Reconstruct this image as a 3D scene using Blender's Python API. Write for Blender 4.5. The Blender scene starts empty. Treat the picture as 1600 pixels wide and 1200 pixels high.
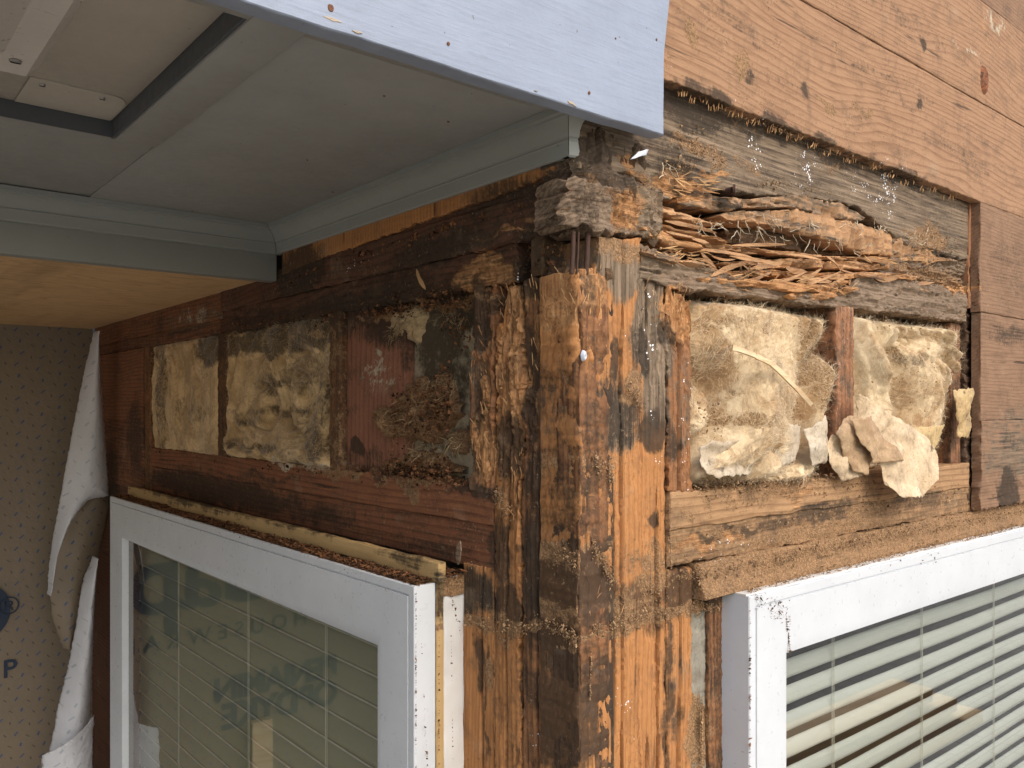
import bpy, math, random
import numpy as np
from mathutils import Vector, Matrix
random.seed(7); rng = np.random.default_rng(11)
SC = bpy.context.scene
# ------------------------------------------------------------------ camera, world, sun, exposure
EYE = 2.3                                   # eye height above the ground (standing on a ladder)
FPX, HY = 1308.0, 638.0
cam = bpy.data.objects.new("camera", bpy.data.cameras.new("camera")); SC.collection.objects.link(cam)
cam.location = (0, 0, EYE); cam.rotation_euler = (math.radians(90), 0, 0)
cam.data.sensor_width = 36; cam.data.lens = FPX / 1600 * 36
cam.data.shift_y = (HY - 600) / 1600
cam.data.clip_start = 0.02; cam.data.clip_end = 500
SC.camera = cam
SUN_EL, SUN_DIR = math.radians(43), Vector((0.62, -0.78, 0)).normalized()   # towards the sun
w = bpy.data.worlds.new("World"); SC.world = w; w.use_nodes = True
nt = w.node_tree; bg = nt.nodes["Background"]
sky = nt.nodes.new("ShaderNodeTexSky"); sky.sky_type = 'NISHITA'; sky.sun_disc = False
sky.sun_elevation = SUN_EL; sky.sun_rotation = math.atan2(SUN_DIR.x, SUN_DIR.y)
sky.air_density = 1.0; sky.dust_density = 3.0
nt.links.new(sky.outputs[0], bg.inputs[0]); bg.inputs[1].default_value = 0.15
sl = bpy.data.lights.new("sun", 'SUN'); sl.energy = 1.0; sl.angle = math.radians(35); sl.color = (1, .97, .92)
so = bpy.data.objects.new("sun", sl); SC.collection.objects.link(so)
sd = Vector((SUN_DIR.x * math.cos(SUN_EL), SUN_DIR.y * math.cos(SUN_EL), math.sin(SUN_EL)))
so.rotation_euler = sd.to_track_quat('Z', 'Y').to_euler(); so.location = (3, -3, 8)
SC.view_settings.view_transform = 'Standard'; SC.view_settings.look = 'None'
SC.view_settings.gamma = 1; SC.view_settings.exposure = 0.76
try: SC.cycles.use_denoising = True
except Exception: pass

# ------------------------------------------------------------------ frames of the two walls
# The building corner stands 1 m ahead. Each wall has its own axes: x runs to the right along the wall,
# y runs into the building, z is height above the eye level.
A = Vector((.7683, .6401, 0)); B = Vector((-.6402, .7682, 0)); CN = Vector((105 / FPX, 1, 0))
XD = {'R': A, 'L': -B}; ND = {'R': B, 'L': A}
ANG = {k: math.atan2(v.y, v.x) for k, v in XD.items()}

def P(wl, px, py, y=0.0):
    """where a sight line meets the plane at depth y of a wall -> (x, z)"""
    d = Vector(((px - 800) / FPX, 1, (HY - py) / FPX)); n = ND[wl]
    l = (y + CN.dot(n)) / d.dot(n); p = d * l - CN
    return p.dot(XD[wl]), l * d.z
def Hh(px, py, z):
    d = Vector(((px - 800) / FPX, 1, (HY - py) / FPX)); p = d * (z / d.z) - CN
    return p.dot(A), p.dot(B)
def PL(wl, pts, y=0.0): return [P(wl, q[0], q[1], y) for q in pts]
def PX(wl, px, y=0.0): return P(wl, px, 640, y)[0]

# ------------------------------------------------------------------ numpy noise
def _h(ix, iy, iz, s):
    n = (ix * 73856093) ^ (iy * 19349663) ^ (iz * 83492791) ^ (s * 2654435761)
    n = n & 0x7fffffff; n = ((n >> 13) ^ n) * 60493 & 0x7fffffff; n = (n * (n * 15731 + 789221) + 1376312589) & 0x7fffffff
    return n / 0x7fffffff
def vn(x, y, z, s=0):
    x = np.asarray(x, float); y = np.asarray(y, float) + 0 * x; z = np.asarray(z, float) + 0 * x
    ix, iy, iz = [np.floor(q).astype(np.int64) for q in (x, y, z)]
    fx, fy, fz = x - ix, y - iy, z - iz
    fx, fy, fz = [q * q * (3 - 2 * q) for q in (fx, fy, fz)]
    r = 0
    for a in (0, 1):
        for b in (0, 1):
            for c in (0, 1):
                r = r + _h(ix + a, iy + b, iz + c, s) * (fx if a else 1 - fx) * (fy if b else 1 - fy) * (fz if c else 1 - fz)
    return r
def fbm(x, y, z=0.0, o=4, s=0, g=.5):
    r = 0; am = 1; t = 0; k = 1
    for i in range(o):
        r = r + am * vn(np.asarray(x) * k + i * 17.3, np.asarray(y) * k - i * 9.1, np.asarray(z) * k + i * 3.7, s); t += am; am *= g; k *= 2.03
    return r / t
def ridge(x, y, z=0.0, o=4, s=0):
    r = 0; am = 1; t = 0; k = 1
    for i in range(o):
        r = r + am * (1 - np.abs(2 * vn(np.asarray(x) * k + i * 7.3, np.asarray(y) * k, np.asarray(z) * k, s + i) - 1)); t += am; am *= .5; k *= 2.1
    return r / t
def sstep(a, b, x): t = np.clip((x - a) / (b - a), 0, 1); return t * t * (3 - 2 * t)

# ------------------------------------------------------------------ stains that belong to the walls (metres on the wall)
CH = {'mould': 0, 'dust': 1, 'fresh': 2, 'grey': 3, 'white': 4, 'rot': 5, 'pale': 6}  # mould also carries the shade painted into gaps and cavities
ST = {'R': [], 'L': []}
def stain(wl, ch, px, py, rx, ry, s=1.0):
    x, z = P(wl, px, py); x0 = P(wl, px - rx, py)[0]; x1 = P(wl, px + rx, py)[0]
    ST[wl].append((x, z, abs(x1 - x0) / 2, abs(P(wl, px, py + ry)[1] - z), CH[ch], s))
def field(wl, X, Z, base):
    Fd = np.zeros((len(X), 7)); X0, Z0 = X, Z
    n1 = fbm(X * 28, Z * 28, 3.1, 4, 5); n2 = fbm(X * 28 + 40, Z * 28, 7.7, 4, 6); n3 = fbm(X * 75, Z * 40, 1.3, 4, 8)
    X = X + .030 * (n1 - .5); Z = Z + .046 * (n2 - .5)
    for k, v in (base or {}).items(): Fd[:, CH[k]] = v
    for x, z, rx, rz, c, s in ST[wl]:
        d = ((X - x) / rx) ** 2 + ((Z - z) / rz) ** 2
        Fd[:, c] = np.maximum(Fd[:, c], s * sstep(2.3, .05, d * (.55 + .9 * n3)))
    return Fd

# ------------------------------------------------------------------ objects
ORG = {}
def place(o, wl, org):
    o.location = CN + XD[wl] * org[0] + ND[wl] * org[1] + Vector((0, 0, EYE + org[2])); o.rotation_euler = (0, 0, ANG[wl])
    ORG[o.name] = (wl, np.array(org, float))
def tag(o, label=None, cat=None, group=None, kind=None):
    if label: o['label'] = label
    if cat: o['category'] = cat
    if group: o['group'] = group
    if kind: o['kind'] = kind
    return o
def thing(name, wl, org, label, cat, group=None):
    o = bpy.data.objects.new(name, None); SC.collection.objects.link(o); o.empty_display_size = .05
    place(o, wl, org); return tag(o, label, cat, group)
def mesh(name, wl, V, F, mat, parent=None, attr=None, org=None, smooth=True, sharp=50, label=None, cat=None, group=None, kind=None, solid=0):
    """V in wall coordinates; the object's origin goes to its base"""
    V = np.asarray(V, float)
    if parent is not None: wl, org = ORG[parent.name]
    elif org is None:
        org = np.array([V[:, 0].mean(), V[:, 1].mean(), V[:, 2].min()])
    me = bpy.data.meshes.new(name); me.from_pydata((V - np.asarray(org)).tolist(), [], F); me.update()
    if attr is None: attr = np.zeros((len(V), 7))
    if attr is not None:
        for nm, cols in (('st1', (0, 1, 2, 3)), ('st2', (4, 5, 6, 6))):
            at = me.attributes.new(nm, 'FLOAT_COLOR', 'POINT')
            at.data.foreach_set('color', np.ascontiguousarray(attr[:, cols], dtype=np.float32).ravel())
    if smooth:
        me.polygons.foreach_set('use_smooth', [True] * len(me.polygons))
        me.set_sharp_from_angle(angle=math.radians(sharp))
    me.materials.append(mat)
    o = bpy.data.objects.new(name, me); SC.collection.objects.link(o)
    if parent is not None:
        o.parent = parent; ORG[o.name] = (wl, np.asarray(org, float))
    else: place(o, wl, org)
    if solid:
        m = o.modifiers.new('thick', 'SOLIDIFY'); m.thickness = solid; m.offset = 0
    return tag(o, label, cat, group, kind)

def grid(n, m): return [(i * m + j, i * m + j + 1, (i + 1) * m + j + 1, (i + 1) * m + j) for i in range(n - 1) for j in range(m - 1)]
def interp(pts, x):
    pts = sorted(pts); return np.interp(x, [p[0] for p in pts], [p[1] for p in pts])

SEED = [0]
def slab(wl, top, bot, yf, yb, res=.004, axis='x', wob=.0015, rip=.0006, rot=.010, base=None, ends=(0, 0), ragt=0, ragb=0, extra=None, bev=.0012, bend=0, cracks=()):
    """a board: a finely divided front face following a top and a bottom line, worn edges, real sides and back"""
    SEED[0] += 1; sd = SEED[0]
    x0, x1 = min(p[0] for p in top), max(p[0] for p in top)
    n = max(3, int((x1 - x0) / res) + 1); hh = max(p[1] for p in top) - min(p[1] for p in bot); m = max(3, int(hh / res) + 1)
    xs = np.linspace(x0, x1, n); zt = interp(top, xs); zb = interp(bot, xs)
    zt = zt + ragt * (fbm(xs * 160, sd, 0, 4) - .5) * 2 + wob * (fbm(xs * 25, sd + 3.3, 0, 3) - .5) * 2
    zb = zb + ragb * (fbm(xs * 160, sd + 9, 0, 4) - .5) * 2 + wob * (fbm(xs * 25, sd + 6.1, 0, 3) - .5) * 2
    u = np.linspace(0, 1, m)
    X = np.repeat(xs[:, None], m, 1); Z = zb[:, None] * (1 - u)[None] + zt[:, None] * u[None]
    # wobbling ends
    ws = np.linspace(0, 1, n)[:, None]
    e0 = wob * (fbm(Z * 25, sd + 20, 0, 3) - .5) * 2 + ends[0] * (fbm(Z * 170, sd + 21, 0, 4) - .5) * 2
    e1 = wob * (fbm(Z * 25, sd + 30, 0, 3) - .5) * 2 + ends[1] * (fbm(Z * 170, sd + 31, 0, 4) - .5) * 2
    k = min(1, .02 / max(1e-6, x1 - x0)) if x1 - x0 > .06 else .5
    X = X + e0 * np.clip(1 - ws / k, 0, 1) + e1 * np.clip(1 - (1 - ws) / k, 0, 1)
    Fd = field(wl, X.ravel(), Z.ravel(), base)
    rr = np.clip(Fd[:, 5] + .45 * Fd[:, 2], 0, 1).reshape(n, m)
    g1, g2 = (X, Z) if axis == 'x' else (Z, X)
    Y = yf + rip * (fbm(g1 * 12, g2 * 260, sd, 2) - .5) * 2 + rip * 1.5 * (fbm(g1 * 5, g2 * 14, sd, 3) - .5) * 2
    er = ridge(g1 * 16, g2 * 95, sd, 4, sd); er2 = fbm(g1 * 55, g2 * 120, sd, 4)
    tt_ = 5.0 * fbm(g1 * 20 + 3 * er2, g2 * 85, sd + 60, 4); fl = np.floor(tt_); ter = (fl + sstep(.55, 1, tt_ - fl)) / 5.0
    Y = Y + rr * rot * (np.abs(er - .3) * .30 + (er2 - .3) * .35 + (ter - .3) * 1.0)
    if bend: Y = Y + bend * (fbm(g1 * 3, g2 * 2, sd + 44, 2) - .5) * 2
    for ci, cx_ in enumerate(cracks):
        if axis == 'z': off = X - cx_ - .004 * (fbm(Z * 6, ci + sd, 0, 3) - .5) * 2; ln = fbm(Z * 4, ci * 3 + sd, 1, 2)
        else: off = Z - cx_ - .004 * (fbm(X * 6, ci + sd, 0, 3) - .5) * 2; ln = fbm(X * 4, ci * 3 + sd, 1, 2)
        Y = Y + .014 * np.exp(-(off / (.0011 + .0022 * np.clip(ln - .4, 0, 1))) ** 2) * sstep(.38, .5, ln)
    if extra is not None: Y = Y + extra(X, Z)
    V = np.stack([X, Y, Z], -1).reshape(-1, 3); F = grid(n, m)
    # perimeter
    per = [(i, 0) for i in range(n)] + [(n - 1, j) for j in range(1, m)] + [(i, m - 1) for i in range(n - 2, -1, -1)] + [(0, j) for j in range(m - 2, 0, -1)]
    pid = np.array([i * m + j for i, j in per]); N = len(pid)
    Pv = V[pid]; cx, cz = Pv[:, 0].mean(), Pv[:, 2].mean()
    # inward nudge of the front rim = worn arris
    nx = np.zeros(N); nz = np.zeros(N)
    for q, (i, j) in enumerate(per):
        nx[q] = (-1 if i == 0 else 0) + (1 if i == n - 1 else 0); nz[q] = (-1 if j == 0 else 0) + (1 if j == m - 1 else 0)
    V[pid, 1] += bev * .4
    rings = [V]; AT = [Fd]; last = pid; cnt = len(V); D = yb - yf
    for q, tt in enumerate((0, .12, .35, .65, 1.0)):
        R = Pv.copy(); R[:, 0] += nx * bev; R[:, 2] += nz * bev
        R[:, 1] = np.minimum(R[:, 1], yb) * (1 - tt) + yb * tt + (bev * 1.3 if tt == 0 else 0)
        if 0 < tt < 1:
            dn = (fbm(R[:, 0] * 60, R[:, 2] * 60, R[:, 1] * 60 + sd, 3) - .5) * 2 * (wob * 1.2 + Fd[pid, 5] * .004)
            R[:, 0] += nx * dn; R[:, 2] += nz * dn
        rings.append(R); AT.append(Fd[pid]); ids = cnt + np.arange(N); cnt += N
        F += [(int(last[a]), int(ids[a]), int(ids[(a + 1) % N]), int(last[(a + 1) % N])) for a in range(N)]
        last = ids
    F.append([int(v) for v in last][::-1])
    F = [tuple(reversed(f)) for f in F]
    return np.concatenate(rings), F, np.concatenate(AT)

def join(parts):
    V = []; F = []; At = []; c = 0
    for p in parts:
        V.append(p[0]); F += [tuple(i + c for i in f) for f in p[1]]; c += len(p[0])
        At.append(p[2] if len(p) > 2 and p[2] is not None else np.zeros((len(p[0]), 7)))
    return np.concatenate(V), F, np.concatenate(At)

def board(name, wl, top, bot, yf, yb, mat, label, cat, group=None, parent=None, **kw):
    V, F, At = slab(wl, top, bot, yf, yb, **kw)
    return mesh(name, wl, V, F, mat, parent=parent, attr=At, label=label, cat=cat, group=group)
def rz(x0, x1, z0, z1): return [(x0, z1), (x1, z1)], [(x0, z0), (x1, z0)]

def box(x0, x1, y0, y1, z0, z1, bv=0.0):
    if bv <= 0:
        V = [(x, y, z) for x in (x0, x1) for y in (y0, y1) for z in (z0, z1)]
        F = [(0, 1, 3, 2), (4, 6, 7, 5), (0, 4, 5, 1), (2, 3, 7, 6), (0, 2, 6, 4), (1, 5, 7, 3)]
        return np.array(V, float), F
    import bmesh
    bm = bmesh.new(); bmesh.ops.create_cube(bm, size=1)
    for v in bm.verts: v.co = Vector(((x0 + x1) / 2 + v.co.x * (x1 - x0), (y0 + y1) / 2 + v.co.y * (y1 - y0), (z0 + z1) / 2 + v.co.z * (z1 - z0)))
    bmesh.ops.bevel(bm, geom=bm.edges[:], offset=bv, segments=2, affect='EDGES', profile=.5)
    V = np.array([v.co[:] for v in bm.verts]); F = [tuple(v.index for v in f.verts) for f in bm.faces]; bm.free()
    return V, F
def tube(pts, r, k=6, taper=None, cap=True):
    pts = [Vector(p) for p in pts]; V = []; F = []; n = len(pts)
    for i, p in enumerate(pts):
        t = (pts[min(i + 1, n - 1)] - pts[max(i - 1, 0)]).normalized(); u = t.orthogonal().normalized(); v = t.cross(u)
        rr = r * (taper[i] if taper else 1)
        for j in range(k): a = 2 * math.pi * j / k; V.append(p + u * rr * math.cos(a) + v * rr * math.sin(a))
    for i in range(n - 1):
        for j in range(k): F.append((i * k + j, i * k + (j + 1) % k, (i + 1) * k + (j + 1) % k, (i + 1) * k + j))
    if cap: F.append(tuple(range(k))[::-1]); F.append(tuple((n - 1) * k + j for j in range(k)))
    return np.array([v[:] for v in V]), F

# ------------------------------------------------------------------ materials
def newmat(name):
    m = bpy.data.materials.new(name); m.use_nodes = True; t = m.node_tree; b = t.nodes['Principled BSDF']; return m, t, b
class NB:
    def __init__(s, t): s.t = t; s.k = t.nodes
    def lk(s, v, inp):
        if isinstance(v, (int, float)): inp.default_value = v
        elif isinstance(v, (tuple, list)): inp.default_value = tuple(v) + ((1,) if len(v) == 3 and inp.type == 'RGBA' else ())
        else: s.t.links.new(v, inp)
    def m(s, op, a, b=0.0, c=0.0, cl=False):
        n = s.k.new('ShaderNodeMath'); n.operation = op; n.use_clamp = cl
        s.lk(a, n.inputs[0]); s.lk(b, n.inputs[1]); s.lk(c, n.inputs[2]); return n.outputs[0]
    def v(s, op, a, b):
        n = s.k.new('ShaderNodeVectorMath'); n.operation = op; s.lk(a, n.inputs[0])
        s.lk(b, n.inputs[1]); return n.outputs[0]
    def noise(s, vec, sc, det=3, rough=.5, dist=0.0, col=False):
        n = s.k.new('ShaderNodeTexNoise'); s.lk(vec, n.inputs['Vector']); n.inputs['Scale'].default_value = sc
        n.inputs['Detail'].default_value = det; n.inputs['Roughness'].default_value = rough; n.inputs['Distortion'].default_value = dist
        return n.outputs[1 if col else 0]
    def vor(s, vec, sc, feat='F1', rnd=1.0, out='Distance'):
        n = s.k.new('ShaderNodeTexVoronoi'); n.feature = feat; s.lk(vec, n.inputs['Vector']); n.inputs['Scale'].default_value = sc
        n.inputs['Randomness'].default_value = rnd; return n.outputs[out]
    def mr(s, v, a, b, c=0.0, d=1.0, sm=False):
        n = s.k.new('ShaderNodeMapRange'); n.interpolation_type = 'SMOOTHSTEP' if sm else 'LINEAR'
        for i, q in enumerate((v, a, b, c, d)): s.lk(q, n.inputs[i])
        return n.outputs[0]
    def mix(s, f, a, b, mode='MIX'):
        n = s.k.new('ShaderNodeMix'); n.data_type = 'RGBA'; n.blend_type = mode
        s.lk(f, n.inputs[0]); s.lk(a, n.inputs[6]); s.lk(b, n.inputs[7]); return n.outputs[2]
    def sep(s, v):
        n = s.k.new('ShaderNodeSeparateXYZ'); s.lk(v, n.inputs[0]); return n.outputs
    def comb(s, x, y, z):
        n = s.k.new('ShaderNodeCombineXYZ'); s.lk(x, n.inputs[0]); s.lk(y, n.inputs[1]); s.lk(z, n.inputs[2]); return n.outputs[0]
    def coord(s, rand=True):
        c = s.k.new('ShaderNodeTexCoord').outputs['Object']
        if not rand: return c
        r = s.k.new('ShaderNodeObjectInfo').outputs['Random']
        return s.v('ADD', c, s.comb(s.m('MULTIPLY', r, 31.7), s.m('MULTIPLY', r, 3.1), s.m('MULTIPLY', r, 17.9)))
    def bump(s, h, st, dist=.002, nrm=None):
        n = s.k.new('ShaderNodeBump'); n.inputs['Strength'].default_value = st; n.inputs['Distance'].default_value = dist
        s.lk(h, n.inputs['Height'])
        if nrm is not None: s.lk(nrm, n.inputs['Normal'])
        return n.outputs[0]
    def attrs(s):
        out = {}
        for nm, ks in (('st1', ('mould', 'dust', 'fresh')), ('st2', ('white', 'rot', 'pale'))):
            n = s.k.new('ShaderNodeAttribute'); n.attribute_name = nm
            q = s.k.new('ShaderNodeSeparateColor'); s.t.links.new(n.outputs['Color'], q.inputs[0])
            for i, k in enumerate(ks): out[k] = q.outputs[i]
            if nm == 'st1': out['grey'] = n.outputs['Alpha']
        return out

def weather(nb, col, co, gv, height, dustc=(.30, .175, .085), checks=1.0, smear=1.0):
    """the shared wear: grey weathering, torn fresh wood, mould and painted gap shade, crumbs of frass, flecks of white paint"""
    at = nb.attrs()
    nA = nb.noise(gv, 1.0, 6, .62); nB = nb.noise(co, 38, 6, .65, .4); nC = nb.noise(co, 150, 3, .6)
    mk = lambda a, n, w_: nb.mr(a, nb.m('SUBTRACT', n, w_), nb.m('ADD', n, w_), 0, 1, True)
    nM = nb.mr(nb.m('ADD', nb.m('MULTIPLY', nA, .5), nb.m('MULTIPLY', nB, .5)), .3, .7, .08, .92)
    nN = nb.mr(nb.m('ADD', nb.m('MULTIPLY', nB, .7), nb.m('MULTIPLY', nC, .3)), .3, .7, .08, .92)
    gcol = nb.mix(nb.mr(nA, .3, .7), (.055, .038, .025), (.31, .225, .145))
    col = nb.mix(mk(at['grey'], nM, .2), col, gcol)
    fcol = nb.mix(nb.mr(nb.noise(gv, 1.6, 6, .75), .3, .7), (.24, .090, .030), (.72, .39, .165))
    fm = mk(at['fresh'], nM, .13); col = nb.mix(fm, col, fcol)
    pcol = nb.mix(nC, (.36, .29, .20), (.62, .52, .38))
    col = nb.mix(mk(at['pale'], nN, .1), col, pcol)
    mcol = nb.mix(nC, (.010, .008, .006), (.060, .042, .026))
    nMs = nb.mr(nb.m('ADD', nb.m('MULTIPLY', nA, .45), nb.m('ADD', nb.m('MULTIPLY', nB, .3), nb.m('MULTIPLY', nC, .25))), .34, .66, .08, .76)
    mm = mk(at['mould'], nMs, .24); col = nb.mix(nb.m('MULTIPLY', mm, .95), col, nb.mix(.10, mcol, col))
    cr = nb.vor(nb.v('ADD', co, nb.v('MULTIPLY', nb.noise(co, 90, 2, .5, 0, True), (.01, .01, .01))), 330)
    dcol = nb.mix(nb.vor(co, 420, out='Color'), (dustc[0] * .45, dustc[1] * .43, dustc[2] * .40), (dustc[0] * 1.35, dustc[1] * 1.35, dustc[2] * 1.35))
    dm = mk(at['dust'], nN, .12); col = nb.mix(nb.m('MULTIPLY', dm, .9), col, dcol)
    # long seasoning checks and smears of dirt
    ck = nb.mr(nb.noise(nb.v('MULTIPLY', gv, (.45, .33, .45)), 1.0, 4, .55), .66, .72, 0, 1); col = nb.mix(nb.m('MULTIPLY', ck, .75 * checks), col, (.022, .014, .010))
    sm = nb.noise(co, 24, 7, .72, .3); col = nb.mix(nb.mr(sm, .50, .80, 0, .75 * smear), col, nb.mix(nC, (.05, .032, .020), (.16, .10, .062)))
    col = nb.mix(nb.mr(nb.noise(co, 11, 5, .6), .62, .80, 0, .35), col, (.42, .33, .22))
    pat = nb.mr(nb.noise(co, 13, 5, .65), .42, .66); sp1 = nb.mr(nb.noise(co, 230, 3, .6), .58, .66); sp2 = nb.mr(nb.noise(nb.v('ADD', co, (3.1, 1.7, .3)), 190, 3, .6), .61, .68)
    col = nb.mix(nb.m('MULTIPLY', nb.m('MULTIPLY', pat, sp1), .62 * smear), col, (.035, .022, .014)); col = nb.mix(nb.m('MULTIPLY', nb.m('MULTIPLY', pat, sp2), .55 * smear), col, (.42, .31, .19))
    hf = nb.noise(gv, 3.0, 4, .7); col = nb.mix(nb.mr(hf, .52, .78, 0, .5 * smear), col, (.06, .035, .022))
    height = nb.m('ADD', height, nb.m('MULTIPLY', nb.m('MULTIPLY', pat, sp2), .8))
    height = nb.m('SUBTRACT', height, nb.m('MULTIPLY', ck, .8 * checks))
    # white flecks of paint in loose clusters
    wv = nb.vor(co, 230); wcl = nb.noise(co, 55, 2, .5)
    wd = nb.m('LESS_THAN', wv, nb.m('MULTIPLY', nb.m('MULTIPLY', at['white'], nb.mr(wcl, .48, .62)), .42))
    col = nb.mix(wd, col, (.8, .8, .8))
    height = nb.m('ADD', height, nb.m('MULTIPLY', nb.m('MULTIPLY', dm, nb.m('SUBTRACT', .8, cr)), 1.6))
    height = nb.m('ADD', height, nb.m('MULTIPLY', nb.m('MULTIPLY', fm, nb.noise(gv, 2.5, 5, .75)), 1.8))
    height = nb.m('ADD', height, nb.m('MULTIPLY', nb.m('MULTIPLY', at['rot'], nB), 2.0))
    return col, height, mm

def wood(name, c1, c2, axis='x', smear=1.0, bands=70, flame=1.0, late=.55, across=1.0, rough=.82, bump=.5, big=.35):
    """sawn wood: latewood bands bent into flames, fine fibres, blotches, nail specks; axis = grain direction"""
    m, t, b = newmat(name); nb = NB(t); co = nb.coord(); x, y, z = nb.sep(co)[:3]
    g, c = (x, z) if axis == 'x' else (z, x)
    gv = nb.comb(nb.m('MULTIPLY', g, 9), nb.m('MULTIPLY', c, 210 * across), nb.m('MULTIPLY', y, 60))
    gv2 = nb.comb(nb.m('MULTIPLY', g, 1.7), nb.m('MULTIPLY', c, 5.5), nb.m('MULTIPLY', y, 8))
    warp = nb.noise(gv2, 1.0, 2, .45)
    ring = nb.m('FRACT', nb.m('ADD', nb.m('MULTIPLY', c, bands * across), nb.m('ADD', nb.m('ADD', nb.m('MULTIPLY', warp, 9 * flame), nb.m('MULTIPLY', nb.noise(nb.v('MULTIPLY', gv, (.5, .1, .1)), 1, 3), .5)), nb.m('MULTIPLY', y, bands * .6))))
    lw = nb.mr(ring, .45, .93, 0, 1, True); lw = nb.m('MULTIPLY', lw, nb.mr(ring, .93, 1.0, 1, 0))
    fine = nb.noise(gv, 1.0, 4, .7)
    blot = nb.noise(co, 7, 4, .6); 
    f = nb.m('ADD', nb.m('MULTIPLY', lw, late), nb.m('MULTIPLY', nb.m('SUBTRACT', fine, .45), 1.1), 0, True)
    f = nb.m('ADD', f, nb.m('MULTIPLY', nb.m('SUBTRACT', blot, .5), 2 * big), 0, True)
    col = nb.mix(f, c1, c2)
    # handled grime and pitch streaks
    gr = nb.noise(nb.comb(nb.m('MULTIPLY', g, 6), nb.m('MULTIPLY', c, 30), y), 1, 5, .65)
    col = nb.mix(nb.mr(gr, .55, .80, 0, .55), col, tuple(q * .28 for q in c2))
    sp = nb.m('MULTIPLY', nb.m('LESS_THAN', nb.vor(co, 26), .030), .85)
    col = nb.mix(sp, col, (.03, .022, .016))
    h = nb.m('ADD', nb.m('MULTIPLY', fine, .6), nb.m('MULTIPLY', lw, .35))
    col, h, mm = weather(nb, col, co, gv, h, smear=smear, checks=smear)
    nb.lk(col, b.inputs['Base Color']); nb.lk(rough, b.inputs['Roughness']); b.inputs['Specular IOR Level'].default_value = .25
    nb.lk(nb.bump(h, bump, .0016), b.inputs['Normal']); return m

def paint(name, col, rough=.45, chip=.0, dirt=.25, chipc=(.25, .16, .09), scale=1.0, bump=.15, streak=None):
    m, t, b = newmat(name); nb = NB(t); co = nb.coord()
    n = nb.noise(co, 14 * scale, 6, .65); n2 = nb.noise(co, 90 * scale, 4, .6)
    c = nb.mix(nb.mr(n, .35, .75, 0, dirt), col, tuple(q * .55 for q in col))
    gr = nb.m('LESS_THAN', nb.vor(nb.v('ADD', co, nb.v('MULTIPLY', nb.noise(co, 60, 2, .5, 0, True), (.02, .02, .02))), 42 * scale), .05)
    c = nb.mix(nb.m('MULTIPLY', gr, dirt * 2), c, (.08, .055, .035))
    if streak:
        x, y, z = nb.sep(co)[:3]
        s_ = nb.noise(nb.comb(nb.m('MULTIPLY', x, streak[0]), nb.m('MULTIPLY', y, streak[0]), nb.m('MULTIPLY', z, streak[1])), 1, 4, .6)
        c = nb.mix(nb.mr(s_, .5, .72, 0, .35), c, tuple(q * .7 for q in col)); n2 = nb.m('ADD', n2, s_)
    if chip:
        cm = nb.mr(nb.noise(co, 45 * scale, 6, .7, .6), .78 - chip, .80 - chip)
        c = nb.mix(cm, c, chipc)
    nb.lk(c, b.inputs['Base Color']); nb.lk(nb.mr(n2, .3, .7, rough - .07, rough + .12), b.inputs['Roughness'])
    nb.lk(nb.bump(n2, bump, .0012), b.inputs['Normal']); return m

def wool(name, c1, c2):
    m, t, b = newmat(name); nb = NB(t); co = nb.coord()
    w_ = nb.v('ADD', co, nb.v('MULTIPLY', nb.noise(co, 16, 3, .6, 0, True), (.09, .09, .09)))
    n = nb.noise(w_, 11, 8, .66, 1.0); fi = nb.noise(nb.v('MULTIPLY', w_, (260, 260, 60)), 1, 5, .75, .8)
    col = nb.mix(nb.mr(n, .42, .57), c2, c1)  # brown patches also stand for shade in the hollows of the wool
    col = nb.mix(nb.m('MULTIPLY', nb.mr(fi, .5, .8), .25), col, tuple(q * .42 for q in c2))
    h = nb.m('ADD', nb.m('MULTIPLY', n, 2.2), fi)
    gv = nb.v('MULTIPLY', w_, (70, 70, 40))
    col, h, mm = weather(nb, col, co, gv, h, (.34, .21, .10), 0.0, .35)
    nb.lk(col, b.inputs['Base Color']); b.inputs['Roughness'].default_value = 1; b.inputs['Specular IOR Level'].default_value = .05
    b.inputs['Sheen Weight'].default_value = .25
    nb.lk(nb.bump(h, .5, .003), b.inputs['Normal']); return m
def crumbmat(name, c1, c2, rough=.95):
    m, t, b = newmat(name); nb = NB(t); r = nb.k.new('ShaderNodeNewGeometry').outputs['Random Per Island']
    nb.lk(nb.mix(r, c1, c2), b.inputs['Base Color']); b.inputs['Roughness'].default_value = rough; b.inputs['Specular IOR Level'].default_value = .1
    return m
def plainish(name, col, rough=.6, metal=0.0, var=.3, sc=60, bump=.2):
    m, t, b = newmat(name); nb = NB(t); co = nb.coord(); n = nb.noise(co, sc, 5, .65)
    nb.lk(nb.mix(n, tuple(q * (1 + var) for q in col), tuple(q * (1 - var) for q in col)), b.inputs['Base Color'])
    b.inputs['Roughness'].default_value = rough; b.inputs['Metallic'].default_value = metal
    nb.lk(nb.bump(n, bump, .001), b.inputs['Normal']); return m

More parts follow.
